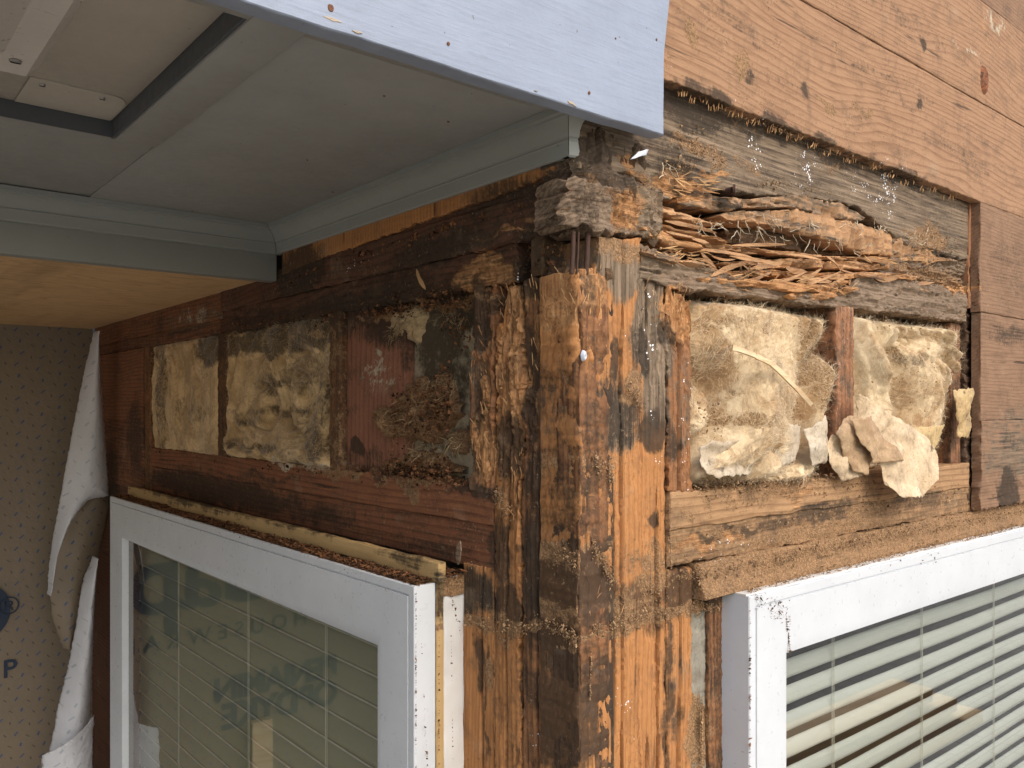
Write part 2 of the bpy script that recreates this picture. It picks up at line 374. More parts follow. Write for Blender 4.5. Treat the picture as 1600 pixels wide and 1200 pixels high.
W = {}
W['sheath'] = wood('sheathing_pine', (0.365, 0.21, 0.115), (0.19, 0.092, 0.047), smear=1.0, bands=95, flame=1.3, late=.5, big=.22, bump=.35)
W['sheath_dark'] = wood('sheathing_weathered', (0.27, 0.157, 0.09), (0.125, 0.068, 0.04), bands=130, flame=.9, late=.35, big=.4)
W['sheath_tall'] = wood('stud_pine_upright', (0.35, 0.165, 0.08), (0.17, 0.068, 0.032), axis='z', bands=90, flame=.6, big=.3)
W['header'] = wood('header_grey', (0.27, 0.19, 0.125), (0.085, 0.055, 0.034), bands=150, flame=.5, late=.5, big=.35, bump=.8)
W['post'] = wood('post_orange', (0.45, 0.205, 0.072), (0.23, 0.088, 0.03), axis='z', bands=120, flame=.35, late=.4, big=.25, bump=.5)
W['post_brown'] = wood('post_brown', (0.3, 0.135, 0.055), (0.11, 0.045, 0.02), axis='z', bands=110, flame=.5, big=.4, bump=.7)
W['post_dark'] = wood('post_dark', (0.14, 0.08, 0.045), (0.045, 0.026, 0.017), axis='z', bands=110, flame=.5, big=.4, bump=.8)
W['plate'] = wood('plate_tan', (0.4, 0.235, 0.115), (0.2, 0.105, 0.048), bands=80, flame=.6, big=.3, bump=.6)
W['red'] = wood('plank_red', (0.25, 0.10, 0.047), (0.11, 0.042, 0.022), bands=90, flame=.7, big=.35, bump=.6)
W['reddark'] = wood('plank_dark_red', (0.125, 0.055, 0.03), (0.045, 0.022, 0.014), bands=90, flame=.7, big=.4, bump=.7)
W['redup'] = wood('lath_red_upright', (0.29, 0.125, 0.072), (0.17, 0.068, 0.038), axis='z', bands=60, flame=.7, big=.3)
W['shred'] = wood('eaten_wood', (0.5, 0.285, 0.14), (0.18, 0.088, 0.042), bands=55, flame=.5, late=.4, big=.5, bump=.9)
W['ply'] = wood('plywood', (.60, .385, .195), (.42, .245, .11), smear=0.2, bands=26, flame=2.2, late=.55, big=.15, bump=.15)
W['tanboard'] = wood('tan_batten', (.50, .335, .15), (.38, .23, .09), smear=0.2, bands=40, flame=.5, late=.2, big=.15, bump=.3)
W['tanup'] = wood('tan_batten_upright', (.50, .335, .15), (.38, .23, .09), axis='z', smear=0.2, bands=40, flame=.5, late=.2, big=.15, bump=.3)
W['lumber'] = wood('lumber', (.72, .54, .33), (.56, .37, .19), smear=0.2, bands=40, flame=.8, big=.2)
M_soffit = paint('soffit_paint', (.30, .295, .27), .5, dirt=.30, bump=.12)
M_trim = paint('trim_paint', (.26, .268, .243), .42, dirt=.15, bump=.15)
M_fascia = paint('fascia_paint', (.285, .325, .40), .42, chip=.035, chipc=(.19, .20, .21), dirt=.3, bump=.5, streak=(18, 260))
M_cream = paint('cream_metal', (.46, .41, .34), .38, dirt=.3, bump=.08)
M_creamlit = paint('cream_metal_lit', (.62, .56, .50), .32, dirt=.25, bump=.05)  # lighter copy of the cream, daylight on the tray put into its colour
M_recess = paint('recess_paint', (.075, .08, .085), .6, dirt=.3)
M_vinyl = paint('white_vinyl', (.60, .62, .63), .32, dirt=.22, bump=.05)
M_white = paint('white_board', (.72, .70, .65), .5, dirt=.35, chip=.05, chipc=(.42, .36, .27), bump=.3)
M_wool = wool('insulation_wool', (.74, .585, .365), (.42, .265, .13))
M_woolwarm = wool('insulation_wool_warm', (.66, .46, .235), (.42, .27, .12))
M_fibrew = crumbmat('warm_fibres', (.62, .45, .25), (.26, .16, .08))
M_wooldark = wool('insulation_wool_stained', (.58, .42, .225), (.34, .22, .105))
M_fibre = crumbmat('wool_fibres', (.84, .71, .50), (.50, .35, .19))
M_fibred = crumbmat('stained_fibres', (.42, .30, .16), (.10, .065, .035))
M_frass = crumbmat('frass_crumbs', (.13, .075, .04), (.42, .27, .145))
M_frassd = crumbmat('dark_debris', (.02, .013, .009), (.24, .11, .05))
M_straw = crumbmat('splinters', (.58, .36, .17), (.30, .14, .06))
M_paleroot = crumbmat('pale_strands', (.72, .62, .45), (.5, .40, .27))
M_iron = plainish('rusty_iron', (.07, .035, .022), .8, .3, .5, 160)
M_steel = plainish('dull_steel', (.33, .32, .30), .4, .7, .2)
M_hole = plainish('cavity_dark', (.03, .02, .014), .95, 0, .4, 40, .6)
M_plaster = plainish('plaster', (.30, .29, .235), .9, 0, .2, 30, .4)

# ================================================================== STAINS (photo landmarks -> metres on the walls)
for a in [  # right wall
    ('mould', 1075, 175, 45, 30, .75), ('mould', 1060, 250, 60, 40, .45), ('dust', 1100, 235, 45, 16, .7), ('dust', 1150, 262, 40, 14, .55),
    ('fresh', 1072, 290, 42, 20, 1), ('white', 1182, 225, 14, 45, .9), ('white', 1258, 268, 18, 36, .9), ('white', 1378, 300, 26, 44, 1), ('white', 1335, 290, 20, 24, .6),
    ('dust', 1450, 372, 34, 18, .8), ('dust', 1460, 430, 60, 14, .7), ('rot', 1460, 410, 70, 40, .7), ('rot', 1070, 290, 60, 25, .9), ('fresh', 1490, 445, 30, 9, .9),
    ('mould', 1470, 392, 20, 20, .5), ('mould', 1290, 200, 10, 6, .3), ('dust', 1300, 250, 150, 18, .35),
    ('fresh', 978, 330, 22, 30, 1), ('fresh', 1000, 275, 16, 20, .45),
    ('mould', 925, 245, 30, 26, .9), ('fresh', 985, 262, 14, 10, .7), ('mould', 912, 330, 22, 40, .5), ('dust', 1010, 300, 26, 30, .5),
    # corner post, right face
    ('fresh', 922, 470, 26, 62, 1), ('rot', 922, 500, 26, 120, .9), ('mould', 922, 470, 9, 42, .85), ('mould', 912, 610, 14, 60, .45), ('grey', 972, 420, 45, 50, 1), ('dust', 972, 385, 40, 26, .6),
    ('mould', 955, 640, 52, 58, .60), ('mould', 930, 700, 20, 46, .80), ('mould', 990, 600, 10, 90, .5), ('mould', 958, 560, 7, 26, .9), ('grey', 950, 650, 48, 70, .65),
    ('mould', 918, 790, 16, 50, .45), ('mould', 915, 930, 45, 62, .92), ('mould', 915, 1010, 30, 50, .85), ('mould', 915, 1110, 20, 120, .72), ('mould', 930, 1040, 20, 60, .6), ('mould', 985, 940, 30, 34, .62), ('dust', 935, 735, 30, 22, .7), ('dust', 925, 870, 30, 26, .75),
    ('dust', 950, 960, 60, 20, .75), ('dust', 985, 905, 20, 40, .5), ('dust', 1000, 970, 60, 14, .8), ('dust', 1080, 955, 40, 14, .7), ('white', 965, 535, 16, 14, 1), ('white', 985, 1120, 12, 30, .7), ('white', 968, 1090, 8, 20, .7),
    ('dust', 988, 605, 14, 30, .8), ('mould', 935, 1160, 7, 12, 1), ('rot', 940, 560, 30, 100, .4), ('rot', 925, 960, 50, 60, .6),
    # second and third uprights
    ('grey', 1020, 540, 30, 130, .95), ('mould', 1008, 555, 12, 36, .95), ('mould', 1022, 668, 26, 28, .95), ('white', 1024, 500, 12, 50, .9), ('white', 1022, 705, 18, 8, 1), ('white', 1012, 645, 12, 8, .8), ('rot', 1020, 500, 30, 110, .6),
    ('mould', 1024, 812, 7, 16, 1), ('dust', 1022, 900, 26, 50, .65), ('mould', 1024, 950, 22, 40, .6),
    ('fresh', 1062, 490, 20, 46, .8), ('rot', 1060, 500, 22, 70, 1), ('grey', 1064, 640, 20, 90, .45), ('white', 1072, 640, 9, 60, 1), ('white', 1062, 745, 12, 22, 1), ('mould', 1054, 690, 10, 30, .7), ('mould', 1050, 520, 9, 22, .8),
    ('mould', 1065, 925, 28, 40, .7), ('dust', 1060, 960, 28, 14, .8), ('mould', 1062, 1130, 10, 30, .55), ('grey', 1062, 1050, 20, 40, .4), ('mould', 1045, 1100, 6, 160, .6),
    ('mould', 1100, 935, 40, 24, .8), ('mould', 1122, 1060, 14, 160, .45), ('dust', 1097, 1150, 20, 60, .85),
    # plates and ledge
    ('dust', 1120, 790, 90, 12, .45), ('dust', 1200, 770, 60, 20, .6), ('mould', 1290, 800, 50, 16, .7), ('fresh', 1110, 850, 60, 10, .8), ('white', 1150, 850, 50, 9, .8), ('white', 1130, 862, 14, 7, .9),
    ('mould', 1140, 833, 60, 7, .8), ('dust', 1300, 830, 120, 14, .75), ('dust', 1130, 870, 60, 9, .6), ('mould', 1440, 782, 50, 14, .6), ('dust', 1400, 790, 160, 12, .45), ('rot', 1250, 830, 200, 30, .5), ('fresh', 1240, 770, 40, 16, .5), ('mould', 1215, 820, 30, 12, .6),
    ('dust', 1165, 505, 80, 14, .5), ('dust', 1240, 560, 24, 40, .35), ('dust', 1120, 610, 30, 20, .3), ('dust', 1180, 655, 90, 10, .6), ('dust', 1290, 560, 12, 80, .7), ('mould', 1090, 600, 8, 60, .4), ('dust', 1430, 560, 30, 20, .35), ('dust', 1490, 520, 16, 40, .4), ('mould', 1435, 560, 18, 14, .5), ('mould', 1180, 575, 14, 22, .35),  # brown patches on the wool: frass, plus painted shadow between its folds
    ('mould', 1100, 172, 50, 16, .75), ('mould', 1200, 208, 55, 13, .7), ('mould', 1300, 244, 55, 11, .65), ('mould', 1400, 282, 50, 9, .6), ('mould', 1120, 310, 60, 6, .8), ('fresh', 1120, 272, 26, 5, .8), ('grey', 1230, 345, 120, 12, .6), ('mould', 1260, 372, 60, 7, .5),  # mould bands along the beam top paint the gap shadow under the board
    # sheathing boards
    ('dust', 1140, 105, 12, 22, .75), ('mould', 1150, 128, 6, 10, .7), ('dust', 1058, 62, 9, 24, .8), ('dust', 1272, 170, 14, 8, .7), ('mould', 1240, 150, 6, 10, .8), ('mould', 1418, 170, 5, 8, .8), ('dust', 1330, 182, 26, 8, .6), ('white', 1090, 140, 60, 8, .45), ('white', 1200, 185, 30, 9, .35),
    ('mould', 1200, 140, 90, 12, .28), ('mould', 1350, 120, 120, 10, .28), ('mould', 1500, 250, 90, 14, .3), ('mould', 1120, 30, 40, 20, .35), ('mould', 1400, 40, 60, 20, .3), ('dust', 1350, 240, 60, 10, .35), ('mould', 1560, 420, 40, 50, .3), ('mould', 1560, 772, 14, 34, 1), ('rot', 1560, 765, 40, 30, .8), ('grey', 1580, 700, 60, 60, .6), ('mould', 1585, 530, 60, 14, .5), ('mould', 1560, 680, 20, 30, .35),
    ('white', 1528, 50, 18, 22, .0), ('pale', 1540, 45, 26, 12, .42), ('pale', 1490, 78, 30, 5, .4), ('fresh', 1520, 60, 14, 40, .35), ('mould', 1450, 190, 120, 5, .3), ('mould', 1423, 70, 5, 7, 1),
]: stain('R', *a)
for a in [  # left wall
    ('mould', 845, 400, 44, 60, 1), ('mould', 700, 380, 90, 22, .75), ('mould', 560, 480, 120, 26, .85), ('mould', 470, 420, 40, 40, .8), ('mould', 800, 310, 90, 30, .55), ('mould', 620, 440, 60, 30, .5),
    ('mould', 400, 500, 50, 20, .6), ('pale', 590, 600, 26, 44, .0), ('fresh', 750, 425, 46, 24, 1), ('rot', 740, 430, 60, 40, .8), ('fresh', 790, 365, 60, 5, .8), ('fresh', 846, 325, 30, 14, .5), ('white', 560, 410, 36, 10, .9), ('white', 810, 422, 16, 8, .9),
    ('rot', 640, 470, 120, 30, .6), ('dust', 660, 478, 110, 10, .8), ('dust', 480, 520, 60, 8, .5), ('grey', 300, 500, 60, 24, .5), ('pale', 300, 495, 34, 16, .45),
    ('mould', 250, 590, 9, 120, .5), ('mould', 215, 680, 14, 60, .6), ('mould', 200, 540, 40, 12, .3), ('mould', 178, 740, 12, 60, .6),
    # insulation bays
    ('mould', 330, 545, 24, 26, .75), ('mould', 300, 640, 36, 22, .35), ('mould', 430, 528, 100, 26, .85), ('mould', 480, 585, 60, 30, .45), ('mould', 400, 700, 50, 8, .5), ('mould', 490, 690, 20, 26, .55), ('dust', 480, 560, 40, 40, .4), ('mould', 440, 645, 90, 9, .45),
    ('fresh', 868, 330, 12, 12, .3),
    # lath and plaster bay
    ('pale', 572, 590, 26, 40, .42), ('pale', 598, 575, 12, 40, .45), ('mould', 600, 510, 40, 34, .8), ('mould', 560, 720, 50, 20, .4), ('mould', 545, 700, 10, 12, 1),
    ('mould', 655, 540, 40, 80, .66), ('mould', 690, 590, 22, 50, .55), ('mould', 660, 690, 40, 24, .5), ('mould', 705, 490, 40, 24, .8), ('mould', 715, 680, 16, 30, .6),
    # bottom plates
    ('pale', 470, 728, 60, 9, .6), ('dust', 530, 742, 80, 9, .6), ('dust', 650, 752, 60, 10, .65), ('mould', 740, 768, 40, 10, .9), ('mould', 600, 745, 80, 8, .6), ('mould', 420, 745, 50, 6, .5), ('dust', 640, 765, 14, 12, .9), ('mould', 340, 740, 90, 5, .4),
    ('mould', 330, 765, 120, 22, .75), ('mould', 470, 800, 80, 16, .55), ('mould', 500, 640, 12, 60, .5), ('mould', 420, 600, 30, 14, .5), ('mould', 390, 660, 24, 10, .5), ('mould', 505, 700, 16, 20, .6), ('mould', 690, 860, 60, 18, .5), ('dust', 680, 840, 40, 20, .3),
    # eaten upright and corner members, left face
    ('mould', 748, 490, 18, 60, .7), ('rot', 750, 620, 24, 170, .8), ('fresh', 752, 700, 22, 55, 1), ('mould', 738, 720, 6, 50, .6), ('grey', 748, 560, 20, 60, .5), ('mould', 745, 620, 9, 60, .5), ('fresh', 757, 620, 7, 50, .7),
    ('fresh', 798, 570, 20, 110, 1), ('rot', 795, 600, 24, 190, 1), ('mould', 790, 700, 18, 60, .75), ('mould', 800, 780, 14, 40, .5), ('fresh', 796, 470, 30, 34, .8), ('mould', 782, 860, 16, 60, .7), ('dust', 785, 785, 16, 20, .5), ('mould', 792, 950, 20, 40, .85), ('dust', 790, 985, 26, 24, .6),
    ('fresh', 846, 560, 20, 120, 1), ('fresh', 850, 700, 9, 90, .9), ('rot', 845, 600, 26, 150, 1), ('mould', 822, 600, 8, 110, .8), ('mould', 836, 750, 22, 60, .7), ('mould', 835, 900, 26, 110, .85), ('dust', 838, 985, 26, 10, .7), ('mould', 835, 1080, 26, 50, .5), ('white', 832, 1135, 10, 50, .7), ('grey', 835, 880, 26, 90, .5),
    ('fresh', 890, 450, 22, 40, .75), ('rot', 888, 480, 26, 100, .8), ('mould', 868, 520, 8, 60, .7), ('mould', 885, 760, 30, 60, .35), ('mould', 884, 900, 30, 90, .9), ('mould', 884, 1080, 30, 100, .9), ('mould', 890, 1180, 26, 60, .8), ('dust', 885, 1000, 26, 14, .8), ('dust', 880, 870, 26, 36, .5), ('dust', 884, 580, 12, 40, .5), ('mould', 884, 640, 12, 60, .4),
    ('mould', 745, 930, 26, 34, .75), ('dust', 745, 975, 26, 12, .75), ('white', 736, 892, 9, 8, 1), ('mould', 748, 1035, 6, 40, .8), ('grey', 745, 930, 26, 40, .6), ('mould', 758, 1100, 4, 120, .6), ('dust', 762, 1060, 6, 30, .6),
]: stain('L', *a)

def vpx(wl, a, b, zt, zb, y=0.0):
    """x-range from two landmarks; heights in metres or, if > 3, landmark rows at the middle"""
    x0, x1 = PX(wl, a, y), PX(wl, b, y); mid = (a + b) / 2
    if abs(zt) > 3: zt = P(wl, mid, zt, y)[1]
    if abs(zb) > 3: zb = P(wl, mid, zb, y)[1]
    return rz(min(x0, x1), max(x0, x1), zb, zt)

# ================================================================== GROUND AND OUT-OF-FRAME SURROUNDINGS
m, t, b = newmat('paving'); nb = NB(t); co = nb.coord(False); n = nb.noise(co, 1.3, 6, .6)
br = nb.k.new('ShaderNodeTexBrick'); nb.lk(co, br.inputs[0]); br.inputs['Scale'].default_value = 2.2; br.inputs['Mortar Size'].default_value = .012
br.inputs['Color1'].default_value = (.36, .34, .29, 1); br.inputs['Color2'].default_value = (.27, .25, .21, 1); br.inputs['Mortar'].default_value = (.10, .09, .08, 1)
nb.lk(nb.mix(nb.mr(n, .3, .7, 0, .5), br.outputs[0], (.30, .285, .245)), b.inputs['Base Color']); b.inputs['Roughness'].default_value = .9
G = 60; mesh('ground', 'R', [(-G, -G, -EYE), (G, -G, -EYE), (G, G, -EYE), (-G, G, -EYE)], [(0, 1, 2, 3)], m, org=(0, 0, -EYE), smooth=False, kind='structure')

# ================================================================== SHEATHING BOARDS, RIGHT WALL
YS = -.022
GB = 'sheathing boards on the right wall'
x0s = .035; xe = 2.9
board('sheathing_board', 'R', *rz(x0s, xe, .4205, .6185), YS, -.002, W['sheath'], 'long clean pine board with wavy grain directly above the rotten grey beam', 'board', GB, res=.005, ragb=.0018, rip=.0005)
b2 = board('sheathing_board', 'R', *rz(x0s, xe, .6215, .825), YS - .001, -.002, W['sheath'], 'pine board with an oval knot and white resin streaks, second above the rotten beam', 'board', GB, res=.006, rip=.0005)
board('sheathing_board', 'R', *rz(x0s, xe, .828, 1.03), YS, -.002, W['sheath_dark'], 'browner board cut off by the top right corner of the photo', 'board', GB, res=.008)
XR = PX('R', 1533, YS)
board('sheathing_board', 'R', *rz(XR, xe, .197, .4175), YS, -.002, W['sheath_dark'], 'short brown board right of the upright strip, just under the long pine board', 'board', GB, res=.006)
board('sheathing_board', 'R', *rz(XR + .004, xe, -.024, .194), YS + .001, -.002, W['sheath_dark'], 'stained brown board beside the folded paper, middle of three right of the upright strip', 'board', GB, res=.006)
board('sheathing_board', 'R', *rz(XR + .006, xe, -.205, -.0265), YS, -.002, W['sheath_dark'], 'lowest dark board right of the upright strip with a blackened rotten bottom end', 'board', GB, res=.005, ragb=.006, ends=(.006, 0))
kx, kz = P('R', 1536, 125, YS)
def disc(cx, cz, rx, rzz, y, bulge, sd, n=20, rings=5, k=.12):
    V = [(cx, y - bulge * .4, cz)]; F = []
    for r in range(1, rings + 1):
        for j in range(n):
            a = 2 * math.pi * j / n; q = r / rings * (1 + k * (float(vn([math.cos(a) * 1.5], [math.sin(a) * 1.5], 0, sd)[0]) - .5) * 2)
            V.append((cx + rx * q * math.cos(a), y - bulge * math.sin(min(1, r / rings) * math.pi) * (.6 + .4 * ((r + j) % 2)) + (.003 if r == rings else 0), cz + rzz * q * math.sin(a)))
    F += [(0, 1 + (j + 1) % n, 1 + j) for j in range(n)]
    for r in range(rings - 1):
        for j in range(n): p = 1 + r * n; F.append((p + j, p + (j + 1) % n, p + n + (j + 1) % n, p + n + j))
    return np.array(V), F
V, F = disc(kx, kz, .016, .031, YS - .003, .004, 5)
M_knot = wood('knot_wood', (.30, .11, .05), (.10, .04, .02), axis='z', bands=260, late=.9)
mesh('knot', 'R', V, F, M_knot, parent=b2)
# ================================================================== HEADER BEAM, eaten into layers
hb = thing('header_beam', 'R', (.5, .03, .17), 'grey weathered header beam eaten by termites into curling layers above the right insulation', 'beam')
xr_h = PX('R', 1512)
low = PL('R', [(905, 262), (985, 268), (1020, 296), (1050, 308), (1090, 304), (1140, 296), (1190, 303), (1250, 306), (1304, 313), (1340, 322), (1365, 344), (1400, 368), (1440, 392), (1475, 398), (1512, 405)])
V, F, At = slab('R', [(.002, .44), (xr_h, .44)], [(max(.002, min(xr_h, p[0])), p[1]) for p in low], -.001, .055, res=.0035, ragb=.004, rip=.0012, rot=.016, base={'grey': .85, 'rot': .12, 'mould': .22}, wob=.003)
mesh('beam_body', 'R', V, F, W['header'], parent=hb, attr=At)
# lower right eaten end with holes
lr = slab('R', PL('R', [(1385, 392), (1400, 372), (1440, 396), (1512, 409)]), PL('R', [(1385, 432), (1400, 436), (1440, 437), (1512, 447)]), .003, .055, res=.003, ragt=.003, ragb=.003, rot=.03, base={'grey': .45, 'rot': .8, 'dust': .3})
mesh('beam_body', 'R', *lr[:2], W['header'], parent=hb, attr=lr[2])
V, F, At = slab('R', *rz(.004, xr_h, .17, .33), .062, .09, res=.008, rot=.02, base={'mould': .95, 'rot': .8})  # near-black tone paints the cavity shade behind the layers
mesh('beam_core', 'R', V, F, W['shred'], parent=hb, attr=At)

def layer(top, bot, y0, sd, depth=.05, base=None, rot=.02, wl='R', lift=.0, res=.003, holes=True, thick=True):
    """one curling layer of eaten wood: a ribbon front, then its roof and floor running back into the beam"""
    tp = PL(wl, top, y0); bt = PL(wl, bot, y0)
    x0 = max(min(p[0] for p in tp), min(p[0] for p in bt)); x1 = min(max(p[0] for p in tp), max(p[0] for p in bt))
    n = int((x1 - x0) / res) + 2; xs = np.linspace(x0, x1, n); zt = interp(tp, xs); zb = interp(bt, xs)
    zt = zt + .0025 * (fbm(xs * 30, sd, 0, 4) - .5) * 2; zb = zb + .0035 * (fbm(xs * 34, sd + 5, 0, 5, 0, .65) - .5) * 2
    e = np.minimum((xs - x0), (x1 - xs)) / .02; e = np.clip(e, .12, 1) ** .7
    mid = (zt + zb) / 2; hf = np.maximum((zt - zb) / 2, .0012) * e; zt, zb = mid + hf, mid - hf
    m = 7; prof = []
    yy = y0 + .008 * (fbm(xs * 22, sd + 8, 0, 3) - .5) * 2 + .006 * (ridge(xs * 40, sd + 2, 0, 3) - .5)
    rows = []
    jag = .006 * (fbm(xs * 110, sd, 5, 3) - .5) * 2 + .010 * sstep(.55, .62, fbm(xs * 26, sd + 3, 1, 2))
    for (k, zz, dy) in ((0, 1, depth), (1, 1, depth * .5), (2, 1, .010), (3, 1, .002), (4, .86, .0), (5, .5, .0), (6, .15, 0), (7, -.2, 0), (8, -.55, 0), (9, -.86, .0), (10, -1, .003), (11, -1, .012), (12, -1, depth * .5), (13, -1, depth)):
        z = mid + hf * zz; y = yy + dy
        if 1 < k < 12:
            tt = 4 * fbm(xs * 14, z * 190, sd + 2, 3); fl = np.floor(tt); y = y + jag * (1 if k > 6 else .5) + .010 * ((fl + sstep(.6, 1, tt - fl)) / 4 - .4) + .0012 * (fbm(xs * 40, z * 500, sd, 2) - .5)
        z = z + (.0045 * (fbm(xs * 24, y * 40, sd, 3) - .5) * 2 if k in (0, 1, 12, 13) else 0)
        rows.append(np.stack([xs, y, z], -1))
    V = np.stack(rows, 1); m = V.shape[1]; F = grid(n, m)
    F = [f for f in F]; V = V.reshape(-1, 3)
    F += [tuple(range(m))[::-1], tuple((n - 1) * m + j for j in range(m))]
    At = field(wl, V[:, 0], V[:, 2], base)
    return V, F, At
LAY = [
    ([(1150, 384), (1230, 392), (1310, 400), (1395, 402)], [(1150, 389), (1230, 399), (1310, 406), (1395, 408)], .004, {'fresh': .5, 'grey': .2}),
    ([(1006, 388), (1060, 402), (1110, 412)], [(1006, 396), (1060, 411), (1110, 420)], -.008, {'grey': .5, 'fresh': .2}),
    ([(1290, 430), (1360, 424), (1440, 430)], [(1290, 437), (1360, 433), (1440, 438)], -.006, {'fresh': .5, 'grey': .3}),
    ([(1060, 303), (1109, 303), (1177, 310), (1250, 305), (1304, 312), (1351, 334)], [(1060, 322), (1109, 325), (1141, 328), (1177, 323), (1250, 325), (1304, 340), (1351, 347)], -.002, {'grey': .55, 'rot': .3}),
    ([(1125, 333), (1196, 327), (1257, 327), (1304, 342), (1362, 350), (1413, 372), (1464, 394)], [(1125, 340), (1148, 345), (1196, 352), (1250, 363), (1304, 378), (1351, 392), (1413, 402), (1464, 416)], -.001, {'grey': .2, 'rot': .4, 'dust': .12}),
    ([(1016, 316), (1047, 325), (1083, 341), (1130, 348)], [(1016, 322), (1047, 338), (1083, 350), (1130, 353)], .001, {'fresh': .25}),
    ([(1003, 326), (1032, 343), (1069, 356), (1105, 364), (1140, 378)], [(1003, 338), (1032, 353), (1069, 366), (1105, 372), (1140, 381)], -.002, {'fresh': .55}),
    ([(1003, 348), (1030, 356), (1060, 372), (1098, 386)], [(1003, 366), (1045, 381), (1069, 386), (1098, 394)], -.003, {'fresh': .55}),
    ([(1131, 352), (1196, 356), (1250, 367), (1322, 388), (1362, 395)], [(1134, 376), (1214, 386), (1286, 399), (1362, 399)], .030, {'mould': .6, 'fresh': .1}),  # recessed layer darkened, shade of the deep cavity painted in
    ([(1098, 370), (1140, 381), (1181, 394)], [(1098, 384), (1140, 392), (1181, 398)], .008, {'fresh': .4}),
    ([(1098, 396), (1160, 400), (1232, 403), (1300, 407)], [(1098, 401), (1160, 405), (1232, 408), (1300, 411)], .034, {'fresh': .1, 'mould': .6}),  # deep layer, cavity shade put into its dark tone
    ([(1123, 409), (1200, 405), (1232, 402), (1300, 407), (1360, 410), (1409, 405)], [(1123, 414), (1200, 416), (1300, 421), (1360, 423), (1409, 419)], .008, {'fresh': .45}),
    ([(1085, 418), (1150, 424), (1210, 420), (1290, 426), (1350, 428)], [(1085, 424), (1150, 430), (1210, 430), (1290, 437), (1350, 436)], .012, {'fresh': .6}),
    ([(1094, 431), (1160, 436), (1220, 439), (1280, 446), (1332, 434)], [(1094, 440), (1160, 446), (1240, 455), (1300, 456), (1332, 446)], -.008, {'fresh': .7}),
    ([(1230, 458), (1280, 458), (1336, 445)], [(1230, 466), (1290, 469), (1336, 456)], -.006, {'fresh': .8}),
]
for i, (tp, bt, y0, bs) in enumerate(LAY):
    V, F, At = layer(tp, bt, y0, 100 + i * 7, base=bs, depth=.055)
    mesh('wood_layer', 'R', V, F, W['shred'], parent=hb, attr=At, sharp=60)
def ribbon(p0, p1, w_, th, sd, curl=.01, n=9, face=(0, -1, 0), taper=True):
    """a torn splinter: a tapering, slightly twisted strip of real thickness"""
    r = random.Random(sd); p0, p1 = Vector(p0), Vector(p1); d = (p1 - p0); L = d.length; d.normalize()
    s = d.cross(Vector(face)).normalized(); f = s.cross(d); V = []; F = []
    ca, cb, tw = r.uniform(-1, 1) * curl, r.uniform(-1, 1) * curl, r.uniform(-.7, .7)
    for i in range(n):
        t_ = i / (n - 1); c = p0 + d * L * t_ + s * ca * math.sin(math.pi * t_) + f * cb * math.sin(math.pi * t_ * 1.2)
        ww = w_ / 2 * ((1 - abs(2 * t_ - 1) ** 3 * .85) if taper else 1) * r.uniform(.8, 1.15)
        a = tw * t_; s2 = s * math.cos(a) + f * math.sin(a); f2 = s2.cross(d)
        for q, h in ((1, 1), (-1, 1), (-1, -1), (1, -1)): V.append(c + s2 * ww * q + f2 * th / 2 * h)
    for i in range(n - 1):
        for j in range(4): F.append((i * 4 + j, i * 4 + (j + 1) % 4, i * 4 + 4 + (j + 1) % 4, i * 4 + 4 + j))
    F += [(0, 1, 2, 3), tuple((n - 1) * 4 + j for j in (3, 2, 1, 0))]
    return np.array([v[:] for v in V]), F
def W3(wl, px, py, y): x, z = P(wl, px, py, y); return (x, y, z)
SPL = [(1238, 455, 1282, 420), (1225, 440, 1275, 428), (1250, 448, 1312, 424), (1200, 447, 1262, 424), (1262, 462, 1322, 432), (1190, 452, 1242, 436), (1150, 442, 1205, 425), (1110, 432, 1165, 412),
       (1310, 420, 1352, 432), (1290, 400, 1316, 426), (1095, 395, 1125, 436), (1140, 400, 1215, 412), (1330, 430, 1330, 462), (1040, 362, 1085, 372), (1172, 420, 1225, 409), (1222, 466, 1290, 462), (1345, 404, 1400, 412), (1085, 404, 1120, 420), (1240, 432, 1300, 440), (1160, 414, 1200, 432)]
rs_ = random.Random(4)
for _ in range(12):
    px_ = rs_.uniform(1010, 1440); pz_ = np.interp(px_, [1000, 1150, 1300, 1450], [350, 392, 415, 425]) + rs_.gauss(8, 13); l_ = rs_.uniform(25, 95); sl_ = rs_.gauss(.10, .10)
    SPL.append((px_, pz_, px_ + l_, pz_ + l_ * sl_))
for i, s in enumerate(SPL):
    y = -.006 + .016 * random.random(); V, F = ribbon(W3('R', s[0], s[1], y), W3('R', s[2], s[3], y - .012 * random.random()), random.uniform(.003, .010), .0012, 50 + i, .003)
    mesh('splinter', 'R', V, F, W['shred'], parent=hb, attr=np.tile(np.array([[0, 0, random.uniform(0, .5), 0, 0, 0, 0]]), (len(V), 1)))
